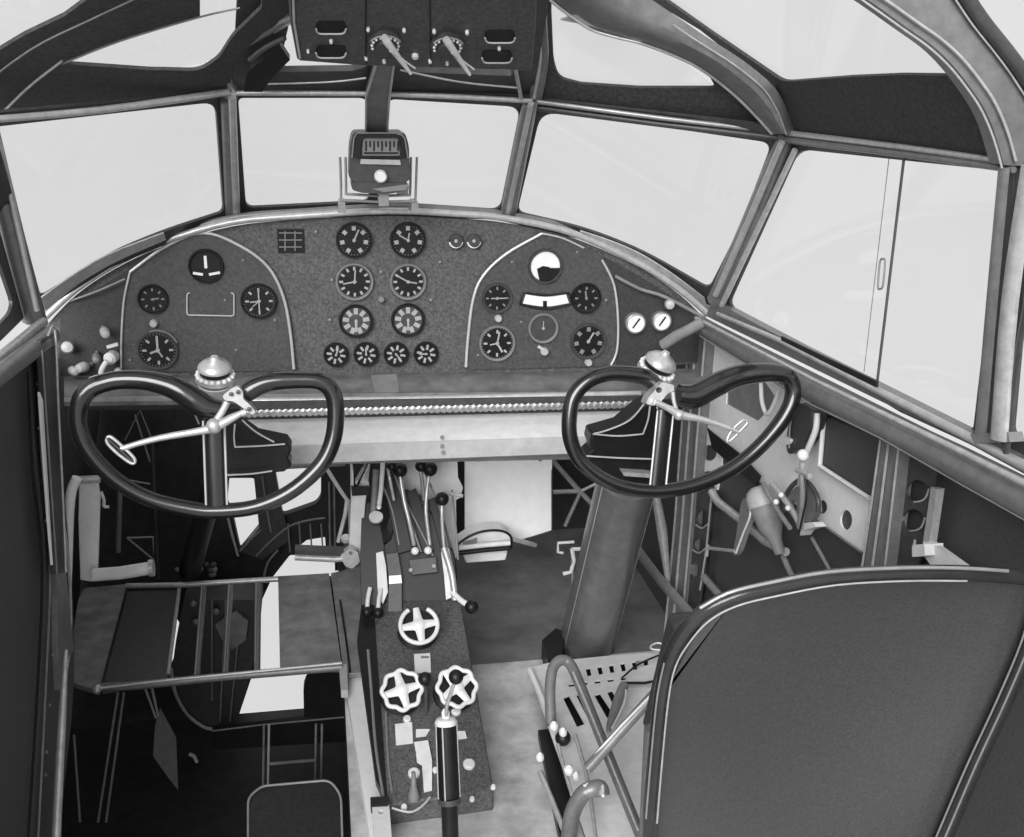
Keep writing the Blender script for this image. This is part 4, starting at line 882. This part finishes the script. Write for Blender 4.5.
tt_('wall_tube', 'thin dark tube with a pale edge low on the right wall behind the seat top', 'tube', [(812, 538, R1), (832, 574, R1), (850, 605, R1)], 2, 'mid', sm=1)
tt_('wall_tube', 'pale forked tube end rising from behind the seat top edge', 'tube', [(783, 556, R1), (790, 572, R1), (800, 590, R1)], 3, 'mid', sm=1)
# ribs
def rib(label, pts, ws, pl, th):
    t = thing('wall_rib', label, 'rib', P(*pts[-1], pl))
    n = len(pts); slab('rib_web', [(x-w, y) for (x, y), w in zip(pts, ws)]+[(x+w, y) for (x, y), w in zip(pts[::-1], ws[::-1])], pl, th, 'frame', t, bevel=.002)
    for s, r in ((-1, 1.2), (-.1, 1.4), (1, 1.2)):
        tube('rib_edge', [(x+w*s, y, shift(pl, -.003)) for (x, y), w in zip(pts, ws)], r, 'framelight', t, n=6, sm=1)
    return t
rib('upright grey channel rib on the right wall just behind the right wheel', [(697, 338), (692, 400), (688, 450), (683, 520), (676, 600), (672, 640)], [8, 8, 8, 8, 8, 8], 'X.69', .03)
rib('upright grey channel rib on the right wall above the seat back', [(890, 438), (881, 510), (869, 600)], [9.5, 10.5, 12], 'X.68', .03)
# framed dark lower web between first rib and crank
t = thing('web_plate', 'dark lower web plate with round holes between the front rib and the hand crank', 'plate', P(700, 600, R0))
slab('web_panel', [(694, 494), (713, 486), (706, 556), (700, 600), (684, 640), (676, 640)], R1, .004, 'dark', t, holes=[circ(702, 518, 6, 9), circ(699, 545, 6, 7), circ(694, 570, 5, 7)])
tube('plate_edge', [(712, 490, 'X.697'), (706, 552, 'X.697'), (700, 590, 'X.697')], 1, 'framelight', t, n=6, sm=1)
for x, y in ((702, 527), (699, 552)): tube('hole_lip', [(x-6, y-2, 'X.697'), (x, y+1, 'X.697'), (x+6, y-3, 'X.697')], 1, 'framelight', t, n=6)
tt_('diagonal_brace', 'grey diagonal channel brace beneath the right column, ending behind the seat', 'brace', [(636, 548, 'X.66'), (660, 580, 'X.66'), (700, 625, 'X.66')], 7, 'mid', sm=1, flat=(V((1, 0, 0)), .4))
tt_('diagonal_brace', 'pale tapered strut dropping from the right wheel to the floor', 'brace', [(656, 497, 'Y2.3'), (662, 530, 'Y2.3'), (668, 580, 'Y2.3')], [4.5, 5.5, 3], 'framelight', sm=1)
tt_('diagonal_brace', 'short grey brace under the crank, ending at the seat top', 'brace', [(704, 577, 'X.68'), (716, 591, 'X.68'), (735, 612, 'X.68')], 4, 'mid', sm=1)
# wall behind second rib: two dark holes, pale angle and box
t = thing('web_plate', 'dark web plate with two big holes and a pale flange right of the rear rib', 'plate', P(925, 560, R1))
slab('web_panel', [(904, 452), (936, 470), (932, 490), (925, 548), (905, 590), (888, 590)], 'X.70', .004, 'dark', t, holes=[circ(917, 491, 11, 11), circ(913, 520, 11, 11)])
for x, y in ((917, 491), (913, 520)): tube('hole_lip', [(x-3, y+11, 'X.697'), (x+4, y+10, 'X.697'), (x+9, y+6, 'X.697'), (x+12, y-2, 'X.697')], 1, 'framelight', t, n=6)
slab('plate_flange', [(931, 487), (937, 489), (929, 544), (923, 542)], 'X.69', .012, 'framelight', t)
slab('lower_flange', [(923, 542), (929, 542), (962, 566), (962, 580), (940, 578), (924, 556)], 'X.685', .012, 'bright', t)
slab('junction_box', rnd([(912, 545), (924, 544), (925, 556), (912, 557)], 1), 'X.67', .03, 'bright', t)
tube('lead', [(915, 540, 'X.67'), (914, 546, 'X.67')], 1.4, 'framelight', t, n=6, sm=1)
tt_('wall_wire', 'thin pale line along the dark right wall just under the sill rail', 'wire', [(700, 336, 'X.645'), (808, 403, 'X.645'), (880, 438, 'X.645'), (960, 484, 'X.645'), (1060, 540, 'X.645')], .8, 'mid', n=6, sm=1)

# ================================================================ COPILOT SEAT
st_ = thing('pilot_seat', 'copilot seat with dark cloth back and rounded tubular frame at lower right, seen from behind', 'seat', V((.45, 1.1, 0)))
SB = (P(650, 820, 'Y1.06'), V((0, 1, .28)).normalized())
left = [(650, 870), (650, 820), (655, 760), (661, 700), (668, 665), (682, 635), (702, 613), (730, 598)]
top = [(770, 588), (830, 577), (900, 573), (960, 573), (1010, 576)]
right = [(1034, 580), (1040, 600), (1030, 640), (1005, 700), (975, 765), (948, 828), (930, 870)]
ol = sm2(left+top+right, 3)
tube('frame_tube', [(x, y, SB) for x, y in left+top+right], 8, 'seatframe', st_, n=16, sm=4)
tube('frame_highlight', [(x+7, y+(3 if y > 640 else 8), shift(SB, -.012)) for x, y in left[1:]+top[:-1]], 1.0, 'framelight', st_, n=8, sm=4)  # thin pale strips paint highlights onto the dark seat tube
tube('frame_highlight', [(x-4, y-1.5, shift(SB, -.022)) for x, y in left[1:5]], 1.0, 'tube', st_, n=8, sm=4)
tube('frame_highlight', [(x-2, y-5, shift(SB, -.014)) for x, y in left[6:]+top], 1.8, 'tube', st_, n=8, sm=4)
tube('frame_highlight', [(x-8, y, shift(SB, -.012)) for x, y in right[1:]], 1.0, 'tube', st_, n=8, sm=4)
tube('frame_highlight', [(x+1, y, shift(SB, -.022)) for x, y in right[1:]], 1.0, 'tube', st_, n=8, sm=4)
# cloth back: a surface inside the tube, bowed hollow to shape its sheen
def xl(y): 
    pts = [(q[1], q[0]) for q in reversed(sm2(left, 4))]
    for (y0, x0), (y1, x1) in zip(pts, pts[1:]):
        if y0 <= y <= y1: return x0+(x1-x0)*(y-y0)/(y1-y0+1e-9)
    return pts[0][1] if y < pts[0][0] else pts[-1][1]
def ytop(x):
    pts = sm2(left[3:]+top+[right[0]], 4)
    for (x0, y0), (x1, y1) in zip(pts, pts[1:]):
        if x0 <= x <= x1: return y0+(y1-y0)*(x-x0)/(x1-x0+1e-9)
    return 582
def xr(y):
    pts = [(q[1], q[0]) for q in sm2(right, 4)]
    for (y0, x0), (y1, x1) in zip(pts, pts[1:]):
        if y0 <= y <= y1: return x0+(x1-x0)*(y-y0)/(y1-y0+1e-9)
    return pts[-1][1] if y > pts[-1][0] else pts[0][1]
rows = []
for j in range(29):
    v = j/28; row = []
    for i in range(33):
        u = i/32
        # columns run between the side tubes, rows between the top tube and y=870
        yb = 870; x = xl(870)*(1-u)+xr(870)*u
        for _ in range(12):
            yt = ytop(min(max(x, 662), 1034)); y = yt*(1-v)+yb*v
            x = (xl(max(y, 598)) if y > 598 else 730-(598-y)*1.2)*(1-u)+xr(max(y, 582))*u
        bow = -.05*math.sin(math.pi*u)*math.sin(math.pi*min(1, .12+v*.8))
        row.append(P(x, y, shift(SB, .01-.0-bow)))
    rows.append(row)
strip('seat_back', rows, 'seatcloth', st_, V((0, .012, .003)))
M_ = None
a = P(690, 870, SB); b = P(900, 870, SB)
MB().slab([V((.30, 1.30, .42)), V((.56, 1.30, .42)), V((.58, 1.22, .66)), V((.30, 1.22, .66))], V((0, .05, .01))).build('folded_cushion', 'leather', st_, bevel=.01)
for x in (.30, .55): MB().tube([V((x, 1.29, .46)), V((x, 1.26, .0))], .014, 12).build('leg', 'frame', st_)
MB().tube([V((.28, 1.26, .05)), V((.57, 1.26, .05))], .012, 12).build('foot_tube', 'frame', st_)
# seat carriage: pale slotted rack plate, tubes and levers left of the seat
sr = thing('seat_carriage', 'pale slotted seat rack on the floor left of the copilot seat, with bent tubes', 'seat rail', P(620, 720, 'Z0'))
Zp = 'Z.05'
hs = [[(563, 698), (569, 695), (585, 724), (577, 727)], [(576, 695), (581, 693), (594, 716), (588, 719)], [(594, 695), (600, 693), (614, 714), (607, 718)], [(607, 692), (612, 690), (621, 706), (615, 709)]]
for i in range(7): x0 = 574+i*11.5; hs.append([(x0, 670-i*1.6), (x0+4.5, 669-i*1.6), (x0+6, 677-i*1.6), (x0+2, 678-i*1.6)])
for i in range(5): x0 = 568+i*13; hs.append([(x0, 684-i*1.6), (x0+6, 683-i*1.6), (x0+7, 686-i*1.6), (x0+1, 687-i*1.6)])
slab('rack_plate', [(528, 668), (556, 661), (615, 655), (676, 651), (700, 651), (700, 870), (640, 870), (597, 870), (560, 760)], Zp, .004, 'bright', sr, holes=hs)
slab('slot_shade_bed', [(532, 672), (690, 655), (690, 880), (600, 880)], 'Z.03', .01, 'black', sr)  # black sheet puts the shade inside the slots into colour
tube('rack_edge', [(530, 670, 'Z.06'), (545, 705, 'Z.06'), (560, 742, 'Z.06')], 3.2, 'white2', sr, sm=1)
hs2 = 'Z.14'
tube('bent_tube', [(551, 725, 'Z.09'), (550, 690, hs2), (553, 668, 'Z.17'), (562, 660, 'Z.18'), (572, 667, 'Z.17'), (588, 705, hs2), (606, 750, 'Z.13'), (640, 835, 'Z.10'), (650, 862, 'Z.09')], 5.5, 'frame', sr, n=14)
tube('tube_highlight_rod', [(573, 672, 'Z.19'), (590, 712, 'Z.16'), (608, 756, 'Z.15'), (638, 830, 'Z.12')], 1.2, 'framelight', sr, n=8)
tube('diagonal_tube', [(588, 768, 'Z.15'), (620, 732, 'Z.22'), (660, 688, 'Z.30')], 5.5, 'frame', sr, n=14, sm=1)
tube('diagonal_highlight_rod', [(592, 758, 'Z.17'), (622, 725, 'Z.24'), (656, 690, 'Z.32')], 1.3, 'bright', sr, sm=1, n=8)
slab('dark_channel', [(538, 730), (556, 728), (580, 790), (570, 845), (560, 838)], 'Z.02', .02, 'black', sr)
tube('channel_edge', [(540, 772, 'Z.03'), (552, 800, 'Z.03'), (568, 840, 'Z.03')], 3, 'framelight', sr, sm=1)
tube('slide_rod', [(558, 745, 'Z.08'), (566, 775, 'Z.08'), (572, 795, 'Z.08')], 2, 'framelight', sr, sm=1)
tube('slide_rod', [(575, 735, 'Z.08'), (584, 765, 'Z.08'), (590, 790, 'Z.08'), (596, 840, 'Z.08')], 2, 'framelight', sr, sm=1)
for x, y, r in [(554, 726, 4.5), (563, 732, 4), (540, 757, 4), (569, 770, 5), (576, 776, 3.5)]: c = P(x, y, 'Z.10'); MB().lathe([(wpx(r, c), -.006), (wpx(r, c), .006), (wpx(r*.5, c), .012)], c, V((-.2, -.5, 1)), 12).build('pivot_nut', 'bright', sr)
c = P(563, 738, 'Z.08'); MB().ball(c, wpx(8, c), 10).build('pivot_block', 'black', sr)
MB().tube(smooth([P(568, 850, 'Z.1'), P(572, 815, 'Z.12'), P(582, 795, 'Z.14'), P(592, 789, 'Z.15'), P(600, 788, 'Z.15'), P(602, 796, 'Z.14')], 5), .015, 14).build('hook_lever', 'frame', sr)
MB().tube(smooth([P(584, 786, 'Z.16'), P(592, 783, 'Z.16'), P(602, 785, 'Z.16'), P(603, 796, 'Z.16')], 5), .003, 8).build('hook_edge', 'bright', sr)
t = thing('release_strap', 'pale leaf shaped release strap lying on the seat rack', 'strap', P(640, 680, Zp))
slab('strap_leaf', [(622, 682), (640, 668), (672, 655), (672, 678), (650, 682)], 'Z.07', .006, 'bright', t)
tube('strap_edge', [(621, 683, 'Z.08'), (645, 683, 'Z.08'), (672, 678, 'Z.08')], 1.4, 'black', t, sm=1)
tube('strap_handle', [(624, 686, 'Z.09'), (618, 700, 'Z.09'), (611, 722, 'Z.09'), (608, 732, 'Z.09')], [5, 5, 4, 2], 'mid', t)
tube('strap_handle_edge', [(626, 690, 'Z.1'), (624, 704, 'Z.1'), (612, 728, 'Z.1')], 1, 'bright', t, n=6)
tube('cord', [(622, 678, 'Z.09'), (636, 666, 'Z.09'), (652, 658, 'Z.09'), (671, 651, 'Z.09')], 1.0, 'black', t, n=6)
cl = MB().tube(LP(sm2([(651, 646), (657, 643), (664, 645), (668, 651), (660, 650), (652, 649)], 4, True), 'Z.09'), .0022, 8, True); cl.tube(LP([(665, 640), (661, 648), (672, 646)], 'Z.09'), .0022, 8)
tag(cl.build('cord_loop', 'bright'), 'small knotted pale cord loop by the top left of the seat back', 'cord')
bb = slab('floor_bracket', [(542, 640), (556, 628), (566, 632), (560, 660), (548, 660)], 'Z.05', .05, 'black'); tag(bb, 'small black block at the foot of the right column tube', 'bracket')
# ================================================================ LEFT SIDE
LX = 'X-.66'
t = side_ = thing('side_frame', 'riveted dark frame strip curving down the left edge beside the left wheel', 'frame', P(50, 820, LX))
slab('frame_strip', sm2([(40, 350), (30, 352), (36, 450), (46, 560), (42, 680), (30, 830), (26, 900)], 4)+sm2([(58, 900), (60, 830), (74, 680), (70, 560), (60, 450), (52, 345)], 4), LX, .02, 'walltrim', t)
for pts, r, m in [([(44, 352), (52, 440), (60, 500), (69, 568), (70, 640), (63, 700), (57, 840)], 1.6, 'framelight'), ([(38, 356), (41, 450), (50, 560), (46, 680), (38, 840)], 1.1, 'mid'),
                  ([(28, 372), (32, 470), (42, 560), (38, 680), (28, 840)], 1.4, 'black')]:
    tube('strip_edge', [(x, y, shift(LX, .006)) for x, y in pts], r, m, t, n=6)
for x, y in [(35, 384), (36, 428), (40, 471), (43, 521), (47, 566), (50, 612), (50, 655), (47, 705), (44, 752), (43, 775)]: knob(x+2, y, 1.8, 'bezel', t, 'X-.655', .003, 'rivet', V((1, 0, 0)))
slab('side_lining', [(-150, 470), (-150, 1000), (24, 1000), (34, 830), (44, 680), (46, 560), (36, 450), (30, 352)], 'X-.665', .015, 'walltrim', t)
t = thing('frame_post', 'pale edged upright post at left between the sill end and the left wheel', 'post', P(62, 640, 'X-.64'))
slab('post_panel', [(41, 340), (56, 332), (60, 430), (66, 560), (66, 572), (57, 574), (52, 500)], 'X-.64', .01, 'dark', t, bevel=.002)
tube('post_edge', [(48, 335, 'X-.632'), (55, 330, 'X-.632'), (58, 400, 'X-.632'), (62, 480, 'X-.632'), (66, 572, 'X-.632')], 1.3, 'framelight', t)
tube('post_edge', [(42, 350, 'X-.632'), (50, 470, 'X-.632'), (57, 574, 'X-.632')], 1, 'mid', t)
slab('post_foot', [(57, 574), (66, 572), (74, 650), (66, 660), (60, 690), (58, 640)], 'X-.65', .01, 'frame', t)
tag(tube('door_tube', [(77, 478, 'Y2.1'), (70, 500, 'Y2.1'), (68, 570, 'Y2.1'), (67, 640, 'Y2.1')], [5, 5, 4, 2.5], 'zinc', n=12), 'bright upright tube just left of the far left rudder pedal', 'tube')
tube('upright_tube', [(66, 650, 'X-.63'), (62, 720, 'X-.63'), (57, 820, 'X-.63'), (56, 850, 'X-.63')], [2, 4, 4.5, 4.5], 'framelight', side_, n=12)
slab('light_wedge', [(40, 392), (43, 400), (53, 565), (49, 520)], 'X-.635', .004, 'zinc', side_)
# structure behind the left wheel
def tg(o, l, c): return tag(o, l, c)
tg(tube('frame_member', [(152, 440, 'Y2.9'), (155, 520, 'Y2.9'), (158, 578, 'Y2.9')], 2, 'dark', sm=1), 'dark upright member behind the left wheel, right of the far left pedal', 'frame')
tg(tube('frame_member', [(120, 482, 'Y2.8'), (119, 520, 'Y2.8'), (118, 552, 'Y2.8')], 2.6, 'mid', sm=1), 'short grey upright rod between the far left pedal arm and the wheel', 'rod')
tg(MB().tube([P(127, 538, 'Y2.6'), P(153, 537, 'Y2.6'), P(154, 560, 'Y2.6'), P(127, 538, 'Y2.6')], .003, 8).build('triangle_bracket', 'mid'), 'thin triangular wire bracket above the far left foot tube', 'bracket')
for i, (pts, l) in enumerate([([(125, 440), (140, 410), (152, 440)], 'upper'), ([(135, 415), (150, 462)], 'right'), ([(104, 476), (150, 484)], 'lower')]):
    tg(tube('brace_wire', [(x, y, 'Y2.7') for x, y in pts], .9, 'mid', n=6, sm=1), 'thin brace wire seen through the left wheel, the %s one of three' % l, 'wire')
tg(tube('shelf_bracket', [(186, 398, 'Y1.9'), (194, 412, 'Y1.9'), (199, 424, 'Y1.9')], 1, 'mid', n=6, sm=1), 'short thin stay under the left arm of the left wheel', 'stay')
sm_h = slab('header_beam', [(225, 462), (300, 456), (345, 458), (345, 466), (272, 470), (228, 477)], 'Y2.7', .05, 'mid'); tg(sm_h, 'grey cross member over the nose windows under the crossbeam', 'beam')
tube('header_edge', [(226, 474, 'Y2.69'), (250, 470, 'Y2.69'), (270, 467, 'Y2.69')], 1.6, 'framelight', sm_h, sm=1)
def dark(name, label, cat, pts, pl, th, m='dark'): return tg(slab(name, pts, pl, th, m, bevel=.001), label, cat)
o = thing('nose_bulkhead', 'dark upright between the two small nose windows seen under the left wheel', 'bulkhead', P(265, 560, 'Y3.0'))
slab('frame_upright', [(254, 474), (275, 470), (283, 516), (290, 540), (262, 560), (240, 552), (259, 528)], 'Y3.0', .03, 'dark', o)
tube('upright_edge', [(262, 476, 'Y2.99'), (266, 505, 'Y2.99'), (271, 532, 'Y2.99')], 1.1, 'mid', o, n=6, sm=1)
tube('upright_edge', [(240, 551, 'Y2.99'), (250, 540, 'Y2.99'), (261, 530, 'Y2.99')], 1.3, 'mid', o, n=6, sm=1)
tube('upright_edge', [(256, 556, 'Y2.99'), (272, 540, 'Y2.99'), (290, 526, 'Y2.99'), (310, 520, 'Y2.99'), (325, 518, 'Y2.99')], 1.1, 'mid', o, n=6)
tube('upright_edge', [(264, 576, 'Y2.99'), (268, 562, 'Y2.99'), (278, 550, 'Y2.99')], 1.1, 'mid', o, n=6)
tube('edge_strip', [(228, 518, 'Y2.99'), (232, 535, 'Y2.99'), (238, 556, 'Y2.99')], 1.4, 'framelight', o, n=6, sm=1)
o = thing('lattice_guard', 'dark guard of thin upright bars above the foot bar left of the pedestal', 'guard', P(305, 550, 'Y2.9'))
for x in (289, 300, 311, 322, 330): tube('guard_bar', [(x-1, 524, 'Y2.9'), (x+1, 552, 'Y2.9')], .8, 'mid', o, n=6, sm=1)
for x in (329, 334): tube('guard_bar', [(x, 482, 'Y2.9'), (x+1, 548, 'Y2.9')], .9, 'mid', o, n=6, sm=1)
# instrument cluster (dark lumps) at the far end over the platform
o = thing('fitting_cluster', 'cluster of small round metal fittings beyond the top edge of the platform', 'fitting', P(195, 575, 'Y2.9'))
for i in range(16):
    x, y = 176+random.random()*38, 562+random.random()*14; c = P(x, y, 'Y2.9'); r = wpx(2+random.random()*2, c)
    MB().lathe([(r, 0), (r, .012), (r*.5, .016)], c, V((random.uniform(-.4, .4), -1, .4)), 10).build('fitting', random.choice(['mid', 'midlight', 'dark']), o)
# ---- folding platform
pf = thing('folding_platform', 'hinged metal platform of plates and rods below the left wheel', 'platform', P(210, 690, 'Z.05'))
Z = 'Z.05'
def pl_(name, pts, m, th=.012, pln=Z, **k): return slab(name, pts, pln, th, m, pf, **k)
pl_('corner_plate', rnd([(84, 588), (127, 584), (99, 691), (70, 682), (68, 668), (78, 600)], [3, 2, 2, 12, 8, 3]), 'plate', bevel=.001)
pl_('tread_plate', [(129, 583), (181, 582), (168, 678), (102, 690)], 'dark', bevel=.001)
pl_('tread_plate', [(278, 576), (329, 573), (342, 668), (280, 668)], 'plate', bevel=.001)
pl_('tread_plate', [(331, 573), (362, 566), (366, 672), (344, 674)], 'plate', bevel=.001)
for x0, x1, r in ((180, 168, 2.0), (204, 197, 3.0), (231, 226, 2.6), (258, 257, 3.4)):
    tube('rod', [(x0, 583, 'Z.05'), (x1, 674, 'Z.05')], r, 'frame' if x0 > 180 else 'midlight', pf, n=10, sm=1)
    if x0 > 180: tube('rod_edge', [(x0-2, 583, 'Z.06'), (x1-2, 674, 'Z.06')], .8, 'framelight', pf, n=6, sm=1)
tube('front_tube', [(94, 687, 'Z.06'), (130, 686, 'Z.06'), (220, 677, 'Z.06'), (342, 667, 'Z.06')], [3.6, 4.4, 4.2, 4.2], 'frame', pf, n=12, sm=1)
tube('tube_bead', [(100, 688, 'Z.075'), (168, 680, 'Z.075'), (342, 663, 'Z.075')], 1.3, 'framelight', pf, n=8, sm=1)
tube('rear_tube', [(126, 586, 'Z.06'), (180, 585, 'Z.06'), (278, 579, 'Z.06')], 2.8, 'framelight', pf, n=12, sm=1)
for pts in ([(129, 583), (114, 640), (100, 691)], [(340, 600), (346, 640), (350, 672)]): tube('hinge_line', [(x, y, 'Z.055') for x, y in pts], 1, 'black', pf, n=6)
c = P(97, 689, 'Z.06'); MB().ball(c, wpx(5, c), 10).build('end_lug', 'framelight', pf)
slab('end_bracket', [(339, 664), (347, 664), (348, 690), (341, 690)], 'Z.06', .02, 'midlight', pf)
# ---- pit below the platform
WP = 'Y2.55'
o = thing('drum', 'dark round drum with a pale curved rim under the platform rods', 'drum', P(210, 728, WP))
slab('drum_body', sm2([(184, 600), (176, 640), (173, 672), (178, 700), (192, 720), (212, 728), (232, 724), (246, 690), (258, 640), (262, 600)], 4), 'Y2.75', .1, 'dark', o)
tube('drum_rim', [(171, 668, 'Y2.74'), (175, 692, 'Y2.74'), (187, 714, 'Y2.74'), (204, 727, 'Y2.74'), (214, 729, 'Y2.74')], 1.8, 'midlight', o)
slab('drum_badge', [(215, 625), (236, 612), (248, 622), (246, 640), (232, 650), (222, 640)], 'Y2.73', .01, 'mid', o)
for a, b in (((226, 600), (220, 722)), ((240, 620), (230, 722)), ((212, 600), (212, 700))): tube('drum_rib', [(*a, 'Y2.735'), (*b, 'Y2.735')], 1, 'mid', o, n=6, sm=1)
for x, y in ((193, 604), (196, 622), (216, 612)): c = P(x, y, 'Y2.73'); MB().ball(c, wpx(3.5, c), 8).build('drum_knob', 'mid', o)
o = thing('nose_step', 'dark ledge with a short two post ladder in the pit at lower left', 'ladder', P(290, 785, 'Y2.5'))
slab('ledge', [(212, 730), (262, 725), (330, 716), (372, 716), (372, 740), (212, 750)], 'Y2.62', .02, 'black', o)
tube('ledge_edge', [(212, 731, 'Y2.615'), (260, 725, 'Y2.615'), (345, 717, 'Y2.615')], .9, 'mid', o, n=6, sm=1)
for x in (264, 269, 316, 322): tube('ladder_post', [(x, 724, 'Y2.45'), (x-1, 786, 'Y2.45')], 1.2, 'midlight' if x in (269,) else 'mid', o, n=8, sm=1)
tube('rung', [(268, 764, 'Y2.45'), (316, 760, 'Y2.45')], 1.6, 'mid', o, n=8, sm=1)
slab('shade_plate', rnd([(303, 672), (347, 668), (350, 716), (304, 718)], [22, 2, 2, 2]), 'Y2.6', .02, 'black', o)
o = thing('stool', 'dark square seat cushion with pale piping at the bottom edge, left of the floor rail', 'stool', P(295, 830, 'Z-.40'))
cu = rnd([(248, 860), (248, 797), (262, 786), (330, 780), (341, 795), (343, 860)], [2, 10, 6, 8, 8, 2])
slab('cushion', cu, (P(290, 830, 'Z-.33'), V((0, .35, -1)).normalized()), .05, 'leather', o, bevel=.006)
tube('piping', [(x, y, (P(290, 830, 'Z-.325'), V((0, .35, -1)).normalized())) for x, y in cu[3:-3]], 1.2, 'midlight', o, n=6, sm=1)
o = thing('hanging_flap', 'grey pointed sheet flap hanging in the pit below the platform', 'flap', P(165, 790, WP))
slab('flap_sheet', [(155, 726), (160, 708), (176, 738), (178, 790), (170, 780), (153, 756)], WP, .004, 'mid', o)
for a, b in (((145, 688), (156, 718)), ((152, 688), (158, 716))): tube('flap_strap', [(*a, WP), (*b, WP)], 1.2, 'midlight', o, n=6, sm=1)
tg(MB().tube([P(189, 754, WP), P(194, 756, WP), P(197, 762, WP)], .005, 8).build('small_clip', 'midlight'), 'tiny pale clip right of the hanging grey flap', 'clip')
for i, (a, b, l) in enumerate([((118, 692), (98, 822), 'left'), ((124, 692), (106, 822), 'right'), ((74, 735), (80, 822), 'leftmost steep')]):
    tg(tube('stay_rod', [(*a, 'Y2.2'), (*b, 'Y2.2')], 1.2, 'mid', n=8, sm=1), 'thin slanting stay rod below the platform, the %s one' % l, 'rod')
# ================================================================ LIGHT
w = bpy.data.worlds.new('sky'); bpy.context.scene.world = w; w.use_nodes = True; nt = w.node_tree; N = nt.nodes; L = nt.links
bg = N['Background']; tc = N.new('ShaderNodeTexCoord'); no = N.new('ShaderNodeTexNoise'); no.inputs['Scale'].default_value = 3; no.inputs['Detail'].default_value = 4
L.new(tc.outputs['Generated'], no.inputs['Vector'])
rp = N.new('ShaderNodeValToRGB'); rp.color_ramp.elements[0].position = .35; rp.color_ramp.elements[1].position = .7
rp.color_ramp.elements[0].color = (.74, .74, .74, 1); rp.color_ramp.elements[1].color = (.82, .82, .82, 1)
L.new(no.outputs['Fac'], rp.inputs['Fac']); L.new(rp.outputs['Color'], bg.inputs['Color']); bg.inputs['Strength'].default_value = 1.0
sl = bpy.data.lights.new('sun', 'SUN'); sl.energy = 4.3; sl.angle = math.radians(38)
so = bpy.data.objects.new('sun', sl); COL.objects.link(so); so.rotation_euler = V((.38, .90, -.50)).to_track_quat('-Z', 'Y').to_euler()
sc = bpy.context.scene; sc.view_settings.view_transform = 'Standard'; sc.view_settings.look = 'None'
sc.view_settings.exposure = 0; sc.view_settings.gamma = 1; sc.view_settings.use_curve_mapping = False

# one shared group phrase for each kind of repeated thing
gp = {'flight_panel': 'arched flight panels', 'valve_knob': 'valve knobs at the panel ends', 'control_yoke': 'control wheels', 'rudder_pedal': 'rudder pedals on the cockpit floor',
      'strut_frame': 'thin struts in the dark gaps', 'wall_rib': 'upright ribs of the right wall', 'web_plate': 'web plates of the right wall', 'diagonal_brace': 'braces of the right wall',
      'brace_wire': 'brace wires behind the left wheel', 'stay_rod': 'stay rods below the platform', 'conduit': 'thin conduits on the panel', 'wall_pad': 'cloth pads of the right wall',
      'frame_member': 'upright members behind the left wheel', 'wall_tube': 'tubes low on the right wall'}
for o in COL.objects:
    b_ = o.name.split('.')[0]
    if o.parent is None and 'label' in o and b_ in gp and 'group' not in o: o['group'] = gp[b_]
